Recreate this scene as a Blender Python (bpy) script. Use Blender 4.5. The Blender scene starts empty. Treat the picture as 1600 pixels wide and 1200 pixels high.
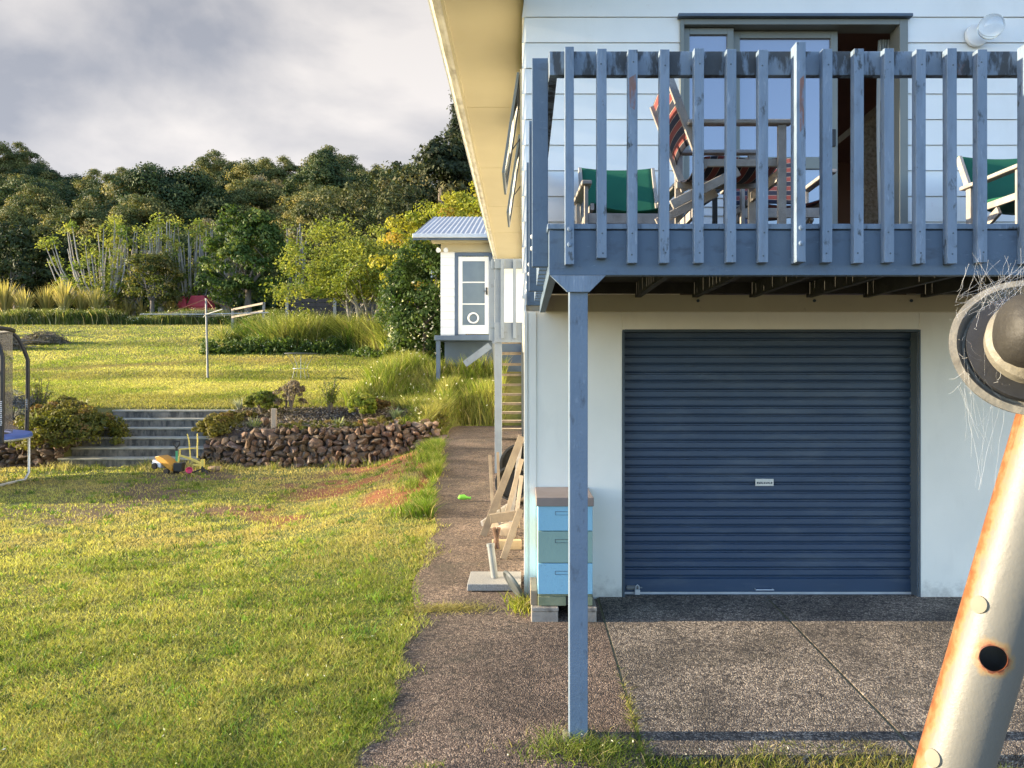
import bpy, bmesh, math, random
import numpy as np
from mathutils import Vector, Matrix, Euler
C = bpy.context.scene
COL = C.collection
R = math.radians
rng = np.random.default_rng(7)
random.seed(7)

# ------------------------------------------------------------------ camera
CAMZ = 1.715
cam_d = bpy.data.cameras.new('camera'); cam = bpy.data.objects.new('camera', cam_d); COL.objects.link(cam)
cam.location = (0, 0, CAMZ); cam.rotation_euler = (R(90), 0, 0)
cam_d.sensor_width = 36; cam_d.lens = 27.0
cam_d.shift_x = -18/1600; cam_d.shift_y = -8/1600
cam_d.clip_start = .05; cam_d.clip_end = 3000
C.camera = cam

# ------------------------------------------------------------------ world
SUN_EL = 13.0
w = bpy.data.worlds.new("World"); C.world = w; w.use_nodes = True
nt = w.node_tree; nd = nt.nodes; lk = nt.links; nd.clear()
def N(t, **k):
    n = nd.new(t)
    for a, b in k.items(): setattr(n, a, b)
    return n
out = N('ShaderNodeOutputWorld')
sky = N('ShaderNodeTexSky', sky_type='NISHITA', sun_disc=False, sun_elevation=R(SUN_EL), sun_rotation=R(-90))
sky.air_density = 1.0; sky.dust_density = 0.6; sky.ozone_density = 1.4
tc = N('ShaderNodeTexCoord')
mp = N('ShaderNodeMapping'); mp.inputs['Scale'].default_value = (1, 1, 1.8)
lk.new(tc.outputs['Generated'], mp.inputs['Vector'])
nz = N('ShaderNodeTexNoise'); nz.inputs['Scale'].default_value = 2.4; nz.inputs['Detail'].default_value = 8; nz.inputs['Roughness'].default_value = .5; nz.inputs['Distortion'].default_value = .25
lk.new(mp.outputs[0], nz.inputs['Vector'])
cr = N('ShaderNodeValToRGB'); cr.color_ramp.elements[0].position = .40; cr.color_ramp.elements[0].color = (1.22, 1.28, 1.46, 1)
cr.color_ramp.elements[1].position = .60; cr.color_ramp.elements[1].color = (2.7, 2.56, 2.48, 1)
lk.new(nz.outputs[0], cr.inputs[0])
# cover: dense over the hills (+Y), broken behind
sep = N('ShaderNodeSeparateXYZ'); lk.new(tc.outputs['Generated'], sep.inputs[0])
mr = N('ShaderNodeMapRange'); mr.inputs[1].default_value = -.25; mr.inputs[2].default_value = .35; mr.inputs[3].default_value = .0; mr.inputs[4].default_value = .99
lk.new(sep.outputs['Y'], mr.inputs[0])
# brighter towards horizon
mh = N('ShaderNodeMapRange'); mh.inputs[1].default_value = .22; mh.inputs[2].default_value = .5; mh.inputs[3].default_value = 1.2; mh.inputs[4].default_value = .95
lk.new(sep.outputs['Z'], mh.inputs[0])
mul = N('ShaderNodeMixRGB', blend_type='MULTIPLY'); mul.inputs[0].default_value = 1
lk.new(cr.outputs[0], mul.inputs[1]); lk.new(mh.outputs[0], mul.inputs[2])
mix = N('ShaderNodeMixRGB'); lk.new(mr.outputs[0], mix.inputs[0])
skm = N('ShaderNodeMixRGB', blend_type='MULTIPLY'); skm.inputs[0].default_value = 1; skm.inputs[2].default_value = (1.7, 1.8, 2.1, 1)
lk.new(sky.outputs[0], skm.inputs[1])
lk.new(skm.outputs[0], mix.inputs[1]); lk.new(mul.outputs[0], mix.inputs[2])
bg = N('ShaderNodeBackground'); bg.inputs[1].default_value = .10
lk.new(mix.outputs[0], bg.inputs[0]); lk.new(bg.outputs[0], out.inputs[0])

sl = bpy.data.lights.new('sun', 'SUN'); sl.energy = 4.8; sl.angle = R(.5); sl.color = (1, .83, .57)
so = bpy.data.objects.new('sun', sl); COL.objects.link(so)
SUN_AZ = 0.0     # degrees towards the camera side from -X
dvec = Vector((math.cos(R(SUN_EL))*math.cos(R(SUN_AZ)), math.cos(R(SUN_EL))*math.sin(R(SUN_AZ)), -math.sin(R(SUN_EL))))
so.rotation_euler = dvec.to_track_quat('-Z', 'Y').to_euler(); so.location = (-20, 5, 12)
vs = C.view_settings; vs.view_transform = 'Standard'; vs.look = 'None'; vs.gamma = 1; vs.exposure = 1.68
try: vs.use_curve_mapping = False
except Exception: pass
C.cycles.max_bounces = 6; C.cycles.diffuse_bounces = 3; C.cycles.transparent_max_bounces = 8

# ------------------------------------------------------------------ helpers
BASE = {}
def P(px, py, d): return Vector(((px-818)/1200*d, d, CAMZ-(py-592)/1200*d))
def tag(o, label=None, cat=None, group=None, kind=None):
    if label: o['label'] = label
    if cat: o['category'] = cat
    if group: o['group'] = group
    if kind: o['kind'] = kind
    return o
def thing(name, label, cat, loc=(0,0,0), group=None):
    o = bpy.data.objects.new(name, None); COL.objects.link(o); o.empty_display_size = .1
    o.location = loc; BASE[o.name] = Vector(loc)
    return tag(o, label, cat, group)
def copy_tree(o, parent=None):
    c = o.copy(); COL.objects.link(c)
    if parent: c.parent = parent
    for ch in list(o.children): copy_tree(ch, c)
    return c

class MB:
    def __init__(s): s.v = []; s.f = []
    def add(s, vs, fs):
        n = len(s.v); s.v += [Vector(p) for p in vs]; s.f += [[i+n for i in f] for f in fs]; return s
    def box(s, x0, x1, y0, y1, z0, z1):
        return s.add([(x0,y0,z0),(x1,y0,z0),(x1,y1,z0),(x0,y1,z0),(x0,y0,z1),(x1,y0,z1),(x1,y1,z1),(x0,y1,z1)],
            [(0,3,2,1),(4,5,6,7),(0,1,5,4),(1,2,6,5),(2,3,7,6),(3,0,4,7)])
    def beam(s, p, q, w, h, up=(0,0,1), roll=0):
        p = Vector(p); q = Vector(q); d = (q-p).normalized(); up = Vector(up)
        if abs(d.dot(up)) > .98: up = Vector((0,1,0))
        a = d.cross(up).normalized(); b = a.cross(d).normalized()
        if roll: m = Matrix.Rotation(roll, 3, d); a = m@a; b = m@b
        pts = [e+a*w/2*i+b*h/2*j for e in (p,q) for i,j in ((-1,-1),(1,-1),(1,1),(-1,1))]
        return s.add(pts, [(0,1,2,3),(7,6,5,4),(0,4,5,1),(1,5,6,2),(2,6,7,3),(3,7,4,0)])
    def tube(s, path, r, n=10, cap=True):
        path = [Vector(p) for p in path]; m = len(path)
        rr = r if hasattr(r, '__len__') else [r]*m
        t0 = (path[1]-path[0]).normalized(); up = Vector((0,0,1)) if abs(t0.z) < .9 else Vector((0,1,0))
        a = t0.cross(up).normalized(); vs = []
        for i, p in enumerate(path):
            t = (path[min(i+1,m-1)]-path[max(i-1,0)]).normalized()
            a = (a - t*a.dot(t)).normalized(); b = t.cross(a)
            for k in range(n):
                th = 2*math.pi*k/n; vs.append(p+(a*math.cos(th)+b*math.sin(th))*rr[i])
        fs = [(i*n+k, i*n+(k+1)%n, (i+1)*n+(k+1)%n, (i+1)*n+k) for i in range(m-1) for k in range(n)]
        if cap: fs += [tuple(range(n-1,-1,-1)), tuple(range((m-1)*n, m*n))]
        return s.add(vs, fs)
    def lathe(s, prof, M=Matrix(), n=32):      # prof: (r, z) list, axis z, transformed by M
        vs = []; m = len(prof)
        for r, z in prof:
            for k in range(n):
                th = 2*math.pi*k/n; vs.append(M@Vector((r*math.cos(th), r*math.sin(th), z)))
        fs = [(i*n+k, i*n+(k+1)%n, (i+1)*n+(k+1)%n, (i+1)*n+k) for i in range(m-1) for k in range(n)]
        fs += [tuple(range(n-1,-1,-1)), tuple(range((m-1)*n, m*n))]
        return s.add(vs, fs)
    def prism(s, poly, axis, a0, a1):          # poly of 2D points, extruded along axis
        def mk(u, v, a): return {'x':(a,u,v),'y':(u,a,v),'z':(u,v,a)}[axis]
        n = len(poly); vs = [mk(u,v,a0) for u,v in poly]+[mk(u,v,a1) for u,v in poly]
        return s.add(vs, [tuple(range(n)), tuple(range(2*n-1,n-1,-1))]+[(i,i+n,(i+1)%n+n,(i+1)%n) for i in range(n)])
    def sheet(s, grid, thick=0):               # grid[i][j] of Vectors
        a = len(grid); b = len(grid[0]); vs = [p for r in grid for p in r]
        fs = [(i*b+j,(i+1)*b+j,(i+1)*b+j+1,i*b+j+1) for i in range(a-1) for j in range(b-1)]
        return s.add(vs, fs)
    def build(s, name, mat, parent=None, bevel=0, smooth=False, loc=None, solid=0):
        if parent is not None: L = BASE[parent.name]
        elif loc is not None: L = Vector(loc)
        else:
            xs=[p.x for p in s.v]; ys=[p.y for p in s.v]; zs=[p.z for p in s.v]
            L = Vector(((min(xs)+max(xs))/2,(min(ys)+max(ys))/2,min(zs)))
        me = bpy.data.meshes.new(name); me.from_pydata([p-L for p in s.v], [], s.f); me.materials.append(mat)
        bm = bmesh.new(); bm.from_mesh(me); bmesh.ops.recalc_face_normals(bm, faces=bm.faces); bm.to_mesh(me); bm.free()
        o = bpy.data.objects.new(name, me); COL.objects.link(o); BASE[o.name] = L
        if parent is not None: o.parent = parent
        else: o.location = L
        if smooth:
            me.shade_smooth()
            try: me.set_sharp_from_angle(angle=R(40))
            except Exception: pass
        if solid: md = o.modifiers.new('solid','SOLIDIFY'); md.thickness = solid; md.offset = 0
        if bevel: md = o.modifiers.new('bevel','BEVEL'); md.width = bevel; md.segments = 2; md.limit_method = 'ANGLE'; md.angle_limit = R(40)
        return o

def npmesh(name, verts, faces, mat, col=None, parent=None, loc=(0,0,0), smooth=False):
    # verts (n,3), faces (m,k) uniform
    me = bpy.data.meshes.new(name); L = np.array(loc if parent is None else BASE[parent.name][:], dtype=np.float32)
    verts = np.asarray(verts, dtype=np.float32)-L; faces = np.asarray(faces, dtype=np.int32)
    me.vertices.add(len(verts)); me.vertices.foreach_set('co', verts.ravel())
    m, k = faces.shape
    me.loops.add(m*k); me.loops.foreach_set('vertex_index', faces.ravel())
    me.polygons.add(m); me.polygons.foreach_set('loop_start', np.arange(0, m*k, k, dtype=np.int32))
    try: me.polygons.foreach_set('loop_total', np.full(m, k, dtype=np.int32))
    except Exception: pass
    me.polygons.foreach_set('use_smooth', np.full(m, bool(smooth)))
    me.update(calc_edges=True)
    if col is not None:
        ca = me.color_attributes.new('col', 'FLOAT_COLOR', 'POINT')
        c4 = np.ones((len(verts), 4), dtype=np.float32); c4[:, :3] = col; ca.data.foreach_set('color', c4.ravel())
    me.materials.append(mat)
    o = bpy.data.objects.new(name, me); COL.objects.link(o); BASE[o.name] = Vector([float(t) for t in L])
    if parent is not None: o.parent = parent
    else: o.location = [float(t) for t in L]
    return o

def vnoise(x, y, seed=0):
    xi = np.floor(x).astype(np.int64); yi = np.floor(y).astype(np.int64); fx = x-xi; fy = y-yi
    fx = fx*fx*(3-2*fx); fy = fy*fy*(3-2*fy)
    def h(a, b):
        n = (a*374761393+b*668265263+seed*1442695041) & 0x7fffffff
        n = ((n^(n>>13))*1274126177) & 0x7fffffff
        return ((n^(n>>16)) & 0xffff)/65535.0
    return (h(xi,yi)*(1-fx)+h(xi+1,yi)*fx)*(1-fy)+(h(xi,yi+1)*(1-fx)+h(xi+1,yi+1)*fx)*fy
def fbm(x, y, o=4, seed=0):
    x = np.asarray(x, float); y = np.asarray(y, float)
    s = 0; a = .5; t = 0
    for i in range(o): s = s+a*vnoise(x*2**i+17.3*i, y*2**i+9.1*i, seed+i); t += a; a *= .5
    return s/t
def ss(a, b, x):
    t = np.clip((np.asarray(x, float)-a)/(b-a), 0, 1); return t*t*(3-2*t)

# ------------------------------------------------------------------ materials
def newmat(name):
    m = bpy.data.materials.new(name); m.use_nodes = True; t = m.node_tree
    for n in list(t.nodes):
        if n.type != 'OUTPUT_MATERIAL' and n.type != 'BSDF_PRINCIPLED': t.nodes.remove(n)
    return m, t, t.nodes['Principled BSDF']
def MAT(name, col, col2=None, scale=6, rough=.7, bump=0, bscale=80, stains=(), stretch=(1,1,1), metal=0, spec=.35, attr=False, detail=6, coat=0):
    """stains: list of (color, scale, stretch, lo, hi, amount)"""
    m, t, b = newmat(name); n = t.nodes; l = t.links
    tc = n.new('ShaderNodeTexCoord'); mp = n.new('ShaderNodeMapping'); mp.inputs['Scale'].default_value = stretch
    l.new(tc.outputs['Object'], mp.inputs[0])
    nz = n.new('ShaderNodeTexNoise'); nz.inputs['Scale'].default_value = scale; nz.inputs['Detail'].default_value = detail
    l.new(mp.outputs[0], nz.inputs['Vector'])
    mx = n.new('ShaderNodeMixRGB')
    mrr = n.new('ShaderNodeMapRange'); mrr.inputs[1].default_value = .3; mrr.inputs[2].default_value = .7
    l.new(nz.outputs[0], mrr.inputs[0]); l.new(mrr.outputs[0], mx.inputs[0])
    col2 = col2 or tuple(c*.82 for c in col)
    mx.inputs[1].default_value = (*col, 1); mx.inputs[2].default_value = (*col2, 1)
    cur = mx.outputs[0]
    if attr:
        at = n.new('ShaderNodeAttribute'); at.attribute_name = 'col'
        mm = n.new('ShaderNodeMixRGB'); mm.blend_type = 'MULTIPLY'; mm.inputs[0].default_value = 1
        l.new(at.outputs['Color'], mm.inputs[1]); l.new(cur, mm.inputs[2]); cur = mm.outputs[0]
    for i, (sc, ssc, sst, lo, hi, am) in enumerate(stains):
        mp2 = n.new('ShaderNodeMapping'); mp2.inputs['Scale'].default_value = sst; mp2.inputs['Location'].default_value = (3.1*i+1, 7.7*i, 1.3)
        l.new(tc.outputs['Object'], mp2.inputs[0])
        n2 = n.new('ShaderNodeTexNoise'); n2.inputs['Scale'].default_value = ssc; n2.inputs['Detail'].default_value = 8; n2.inputs['Roughness'].default_value = .62
        l.new(mp2.outputs[0], n2.inputs['Vector'])
        r2 = n.new('ShaderNodeMapRange'); r2.inputs[1].default_value = lo; r2.inputs[2].default_value = hi; r2.inputs[4].default_value = am
        l.new(n2.outputs[0], r2.inputs[0])
        m2 = n.new('ShaderNodeMixRGB'); l.new(r2.outputs[0], m2.inputs[0]); l.new(cur, m2.inputs[1]); m2.inputs[2].default_value = (*sc, 1); cur = m2.outputs[0]
    l.new(cur, b.inputs['Base Color'])
    b.inputs['Roughness'].default_value = rough; b.inputs['Metallic'].default_value = metal
    b.inputs['Specular IOR Level'].default_value = spec
    if coat: b.inputs['Coat Weight'].default_value = coat
    if bump:
        n3 = n.new('ShaderNodeTexNoise'); n3.inputs['Scale'].default_value = bscale; n3.inputs['Detail'].default_value = 6
        l.new(mp.outputs[0], n3.inputs['Vector'])
        bp = n.new('ShaderNodeBump'); bp.inputs['Strength'].default_value = min(1, bump); bp.inputs['Distance'].default_value = .01*max(1, bump)
        l.new(n3.outputs[0], bp.inputs['Height']); l.new(bp.outputs[0], b.inputs['Normal'])
    return m
def LEAF(name, trans=.35, rough=.6, tint=(1,1,1)):
    m, t, b = newmat(name); n = t.nodes; l = t.links
    at = n.new('ShaderNodeAttribute'); at.attribute_name = 'col'
    b.inputs['Roughness'].default_value = rough; b.inputs['Specular IOR Level'].default_value = .25
    l.new(at.outputs['Color'], b.inputs['Base Color'])
    tr = n.new('ShaderNodeBsdfTranslucent'); tm = n.new('ShaderNodeMixRGB'); tm.blend_type='MULTIPLY'; tm.inputs[0].default_value=1; tm.inputs[2].default_value=(1.3,1.35,.7,1)
    l.new(at.outputs['Color'], tm.inputs[1]); l.new(tm.outputs[0], tr.inputs[0])
    ms = n.new('ShaderNodeMixShader'); ms.inputs[0].default_value = trans
    l.new(b.outputs[0], ms.inputs[1]); l.new(tr.outputs[0], ms.inputs[2]); l.new(ms.outputs[0], n['Material Output'].inputs[0])
    return m
mould = (.035,.04,.04)
m_board = MAT('painted_weatherboard', (.80,.80,.78), (.74,.745,.73), 2.5, .5, .10, 120, [((.45,.33,.27), 7, (1,1,1), .66, .80, .5), ((.35,.36,.33), 30, (1,1,1), .68, .78, .35), ((.5,.49,.43), 1.6, (1,1,.4), .55, .85, .4)])
m_lower = MAT('painted_lower_wall', (.80,.78,.70), (.72,.71,.64), 1.8, .6, .12, 160, [((.5,.49,.44), 5, (1,1,.3), .55, .85, .35), ((.2,.17,.13), 26, (1,1,1), .72, .80, .5)])
def base_dirt(m, z0, z1, col, amt):
    t = m.node_tree; n = t.nodes; l = t.links; b = n['Principled BSDF']; src = b.inputs['Base Color'].links[0].from_socket
    g_ = n.new('ShaderNodeNewGeometry'); sx = n.new('ShaderNodeSeparateXYZ'); l.new(g_.outputs['Position'], sx.inputs[0])
    nz = n.new('ShaderNodeTexNoise'); nz.inputs['Scale'].default_value = 9; nz.inputs['Detail'].default_value = 9; nz.inputs['Roughness'].default_value = .7; l.new(g_.outputs['Position'], nz.inputs['Vector'])
    mr = n.new('ShaderNodeMapRange'); mr.inputs[1].default_value = z0; mr.inputs[2].default_value = z1; mr.inputs[3].default_value = .42; mr.inputs[4].default_value = -.25; l.new(sx.outputs['Z'], mr.inputs[0])
    ad = n.new('ShaderNodeMath'); ad.operation = 'ADD'; l.new(nz.outputs[0], ad.inputs[0]); l.new(mr.outputs[0], ad.inputs[1])
    m2 = n.new('ShaderNodeMapRange'); m2.inputs[1].default_value = .58; m2.inputs[2].default_value = .95; m2.inputs[4].default_value = amt; l.new(ad.outputs[0], m2.inputs[0])
    mx = n.new('ShaderNodeMixRGB'); l.new(m2.outputs[0], mx.inputs[0]); l.new(src, mx.inputs[1]); mx.inputs[2].default_value = (*col, 1); l.new(mx.outputs[0], b.inputs['Base Color'])
base_dirt(m_lower, -.08, .32, (.14,.12,.10), .6)
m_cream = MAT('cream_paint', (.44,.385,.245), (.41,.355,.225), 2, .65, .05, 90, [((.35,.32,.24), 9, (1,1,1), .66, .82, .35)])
m_cream2 = MAT('beige_band_paint', (.55,.50,.36), (.5,.45,.32), 3, .6, .05, 90, [((.25,.22,.16), 14, (1,1,1), .66, .8, .5)])
m_gutter = MAT('weathered_gutter', (.58,.55,.45), (.42,.39,.31), 5, .6, .2, 40, [((.16,.13,.09), 6, (2,.6,2), .48, .72, .75)])
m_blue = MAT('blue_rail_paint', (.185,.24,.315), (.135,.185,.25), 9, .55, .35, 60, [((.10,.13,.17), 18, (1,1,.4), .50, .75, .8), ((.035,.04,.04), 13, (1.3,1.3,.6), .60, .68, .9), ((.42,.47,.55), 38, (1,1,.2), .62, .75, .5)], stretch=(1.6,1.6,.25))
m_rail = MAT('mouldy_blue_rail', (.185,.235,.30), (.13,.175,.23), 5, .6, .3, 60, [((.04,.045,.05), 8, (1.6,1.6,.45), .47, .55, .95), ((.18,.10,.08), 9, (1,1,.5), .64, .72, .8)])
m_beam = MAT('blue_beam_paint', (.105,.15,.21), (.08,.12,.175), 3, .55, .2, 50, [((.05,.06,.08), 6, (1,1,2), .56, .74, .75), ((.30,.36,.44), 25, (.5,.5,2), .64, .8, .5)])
m_dkblue = MAT('slate_blue_paint', (.10,.14,.19), (.08,.11,.16), 4, .55, .1, 60)
m_door = MAT('blue_roller_steel', (.027,.057,.110), (.021,.045,.090), 1.3, .42, .03, 60, [((.09,.12,.155), 5, (.35,1,1.5), .50, .75, .6), ((.03,.05,.08), 3, (1,1,3), .5, .8, .5), ((.3,.33,.35), 60, (.5,1,4), .73, .78, .4)], spec=.5)
m_frame = MAT('dark_door_frame', (.06,.085,.11), (.05,.07,.09), 5, .5, .1, 60)
m_alu = MAT('bronze_grey_joinery', (.20,.21,.19), (.17,.18,.17), 3, .45, 0, 60, metal=.2)
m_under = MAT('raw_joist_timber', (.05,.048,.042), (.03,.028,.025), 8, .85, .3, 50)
m_white = MAT('white_gloss_paint', (.80,.80,.78), (.76,.76,.74), 4, .4)
m_timber = MAT('weathered_timber', (.42,.34,.25), (.28,.23,.18), 5, .8, .5, 60, [((.12,.09,.07), 12, (1,1,1), .6, .75, .7)], stretch=(3,3,.7))
m_timber2 = MAT('pale_old_plank', (.28,.225,.155), (.17,.13,.095), 6, .8, .5, 60, [((.15,.11,.08), 16, (1,1,.6), .6, .72, .7)])
m_greytim = MAT('silvered_teak', (.36,.33,.30), (.24,.22,.20), 6, .8, .4, 60, stretch=(2,2,2))
m_green = MAT('green_canvas', (.008,.105,.06), (.006,.085,.05), 3, .85, .3, 300)
m_black = MAT('black_plastic', (.02,.02,.022), (.03,.03,.03), 6, .5, .1, 60)
m_dkwood = MAT('dark_fence_timber', (.06,.05,.045), (.035,.03,.03), 6, .85, .3, 30)
m_granite = MAT('granite', (.33,.32,.30), (.17,.17,.17), 90, .6, .15, 120)
m_galv = MAT('galvanised_steel', (.62,.64,.66), (.48,.5,.52), 6, .4, .05, 60, metal=.5)
m_galv2 = MAT('dull_galvanised_post', (.24,.25,.25), (.17,.175,.175), 6, .5, .05, 60, metal=.4)
m_roofcor = MAT('corrugated_roof_paint', (.50,.55,.60), (.42,.46,.52), 2, .4, 0, 60, metal=.3)
m_redpl = MAT('red_plastic', (.62,.07,.10), (.55,.05,.08), 3, .45)
m_concrete = MAT('step_concrete', (.22,.20,.165), (.12,.11,.09), 4, .9, .5, 50, [((.05,.05,.045), 6, (1.5,1,.5), .44, .60, .88), ((.45,.43,.38), 14, (1,1,1), .6, .8, .5)])
m_rock = MAT('lichen_basalt', (.21,.135,.092), (.085,.064,.052), 7, .95, 1.6, 38, [((.34,.31,.26), 12, (1,1,1), .56, .68, .75), ((.13,.10,.06), 22, (1,1,1), .5, .7, .6), ((.05,.045,.04), 5, (1,1,1), .55, .75, .6)], attr=True)
m_mulch = MAT('dark_mulch', (.07,.05,.04), (.12,.10,.08), 12, .95, 1, 40)
m_bark = MAT('grey_bark', (.20,.17,.14), (.11,.09,.075), 7, .9, .6, 30, stretch=(2,2,.5))
m_palebark = MAT('pale_bark', (.42,.38,.33), (.28,.25,.22), 7, .85, .4, 30, stretch=(2,2,.5))
m_leaf = LEAF('leaf', .35); m_leafdark = LEAF('bush_leaf', .18, .7); m_grass = LEAF('grass_blade', .42, .55)

# glass
def glassmat(name, tint=(.9,.95,1), rough=.02, alpha=None):
    m, t, b = newmat(name); b.inputs['Base Color'].default_value = (*tint,1); b.inputs['Roughness'].default_value = rough
    b.inputs['Transmission Weight'].default_value = 1; b.inputs['IOR'].default_value = 1.45
    return m
def tintglass(name, col, rough=.03, spec=1.0):
    m, t, b = newmat(name); n=t.nodes; l=t.links
    b.inputs['Base Color'].default_value = (*col,1); b.inputs['Roughness'].default_value = rough; b.inputs['Specular IOR Level'].default_value = spec; b.inputs['IOR'].default_value = 1.9
    return m
m_glass = tintglass('dim_reflective_glass', (.16,.18,.26))
m_obscure = MAT('grey_obscure_glass', (.13,.17,.20), (.10,.13,.16), 3, .25, .1, 90, spec=.8)
m_bulb = glassmat('clear_globe_glass', (1,1,1), .05)
m_clear, t, b = newmat('clear_window_glass'); tb = t.nodes.new('ShaderNodeBsdfTransparent'); gb = t.nodes.new('ShaderNodeBsdfGlossy'); gb.inputs['Roughness'].default_value = .03; fb = t.nodes.new('ShaderNodeFresnel'); mb_ = t.nodes.new('ShaderNodeMixShader')
t.links.new(fb.outputs[0], mb_.inputs[0]); t.links.new(tb.outputs[0], mb_.inputs[1]); t.links.new(gb.outputs[0], mb_.inputs[2]); t.links.new(mb_.outputs[0], t.nodes['Material Output'].inputs[0])

# ------------------------------------------------------------------ ground
KNY = [-400,-20, 0, 6, 14.9, 17.2, 19, 21, 23, 28, 34, 40, 60, 150, 200, 900]
KUZ = [.0, .0, .0, .0, .60, 1.10, 1.30, 1.5, 1.72, 2.4, 3.4, 4.5, 6.3, 30.3, 33, 33]
HPX = [-900, -60, 60, 115, 135, 175, 300, 380, 450, 520, 640, 690, 760, 1500, 2500]
HF = [1.0, 1.06, 1.08, 1.0,   .84, .93, .95, .985, .99, 1.03, 1.03, .84, .66, .55, .5]
def hgt(x, y):
    x = np.asarray(x, float); y = np.asarray(y, float)
    near = .042*(np.clip(y, -1, 6)-6)
    S = ss(-3.3, -1.2, x)
    low = near+.06*np.clip(y-6, 0, 11)*S
    up = np.interp(y, KNY, KUZ)
    px = 818+1200*x/np.maximum(y, 5)
    f = np.interp(px, HPX, HF); hw = ss(55, 90, y)
    up = up*(1-hw)+up*f*hw
    up = up+.62*ss(-5, -2.2, x)*ss(17.2, 19.3, y)*(1-ss(24, 34, y))
    yw = 15.05+2.1*ss(-2.2, -1.3, x)
    w = ss(0, .22, y-yw)
    st = ((x > -9.05) & (x < -6.25))
    w = np.where(st, ss(16.75, 17.05, y), w)
    z = low*(1-w)+up*w
    z = z+.05*(fbm(x*.5, y*.5, 3, 3)-.5)*ss(5, 9, y)*ss(-.3, -2, x)*(1-.7*w)
    return z
def H(x, y): return float(hgt(np.array([x]), np.array([y]))[0])
def PG(px, d):  # on-ground point at image column px
    x = (px-818)/1200*d; return Vector((x, d, H(x, d)))

def soil(x, y):      # 0..1 bare-soil mask
    x = np.asarray(x, float); y = np.asarray(y, float)
    n = fbm(x*1.1, y*.9, 4, 11)
    band = ss(7.6, 9.5, y)*(1-ss(14.2, 15.2, y))*ss(-9.5, -5, x)
    m = ss(.50, .66, n+.17*band-.10*(1-band)-.1)
    red = ss(-4.4, -3.2, x)*ss(10.2, 11.6, y)*(1-ss(-2.0,-1.7,x))
    n2 = fbm(x*1.6+4, y*1.2, 4, 31)
    m = np.maximum(m*band, red*ss(.42, .56, n2))
    bank = ss(-3.6,-2.9,x)*ss(12.6,13.6,y)*(1-ss(15,17.3,y))
    return np.maximum(m, bank*ss(.3,.45,n2))
def bedmask(x, y):
    a = ss(-6.4, -6.2, x)*(1-ss(-2.3, -1.9, x))*ss(15, 15.15, y)*(1-ss(16.6, 17.1, y+.25*np.sin(x*2)))
    b = (1-ss(-9.2, -9.0, x))*ss(15, 15.15, y)*(1-ss(16.4, 16.9, y))
    return np.maximum(a, b)
xs = np.concatenate([-np.geomspace(900, 13, 42), np.arange(-12.8, -.2, .12), np.arange(-.2, 6, .5), np.geomspace(6, 900, 24)])
ys = np.concatenate([-np.geomspace(300, 3, 12), np.arange(-2.5, 3, .5), np.arange(3, 18.4, .12), np.arange(18.4, 42, .5), np.geomspace(42, 900, 60)])
gx, gy = np.meshgrid(xs, ys, indexing='ij'); gz = hgt(gx, gy)
under = ((gx > -2.0) & (gy < 18.5)).astype(float)*((gy>2.95)|(gx>-.4))
drive_edge = (gy < 3.62) & (gx > -1.5)
gz = np.where((gx > -.9-.085*(np.maximum(gy,6)-6)) & (gy < 17.2) & (gy > 3.55), gz-.05, gz)
gz = np.where((gx > .3) & (gy > 5.8) & (gy < 60), np.minimum(gz, -.05), gz)
sm = soil(gx, gy); bd = bedmask(gx, gy)
dry = fbm(gx*.35, gy*.5, 4, 5)
g1 = np.array([.10,.125,.024]); g2 = np.array([.20,.175,.05]); sc_ = np.array([.13,.085,.05]); rd = np.array([.25,.085,.032]); bc = np.array([.065,.045,.035])
colg = g1+(g2-g1)*ss(.4,.7,dry)[...,None]
redm = ss(-4.6,-2.4,gx)[...,None]
colg = colg*(1-sm[...,None])+(sc_*(1-redm)+rd*redm)*sm[...,None]
colg = colg*(1-bd[...,None])+bc*bd[...,None]
fm = ss(55, 70, gy)[...,None]; colg = colg*(1-fm)+np.array([.03,.04,.016])*fm
nr = (ss(3.75,3.55,gy)*ss(-1.6,-1.2,gx))[...,None]
colg = colg*(1-nr)+np.array([.10,.075,.05])*nr
a, b = gx.shape; idx = np.arange(a*b).reshape(a, b)
fc = np.stack([idx[:-1,:-1], idx[1:,:-1], idx[1:,1:], idx[:-1,1:]], -1).reshape(-1, 4)
m_ground = MAT('lawn_soil', (1,1,1), (.7,.7,.7), 9, .95, .8, 40, attr=True)
g = npmesh('ground', np.stack([gx, gy, gz], -1).reshape(-1, 3), fc, m_ground, colg.reshape(-1, 3), smooth=True)
tag(g, 'rising grass paddock and lawn ground with bare soil patches', 'ground', kind='structure')

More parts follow.
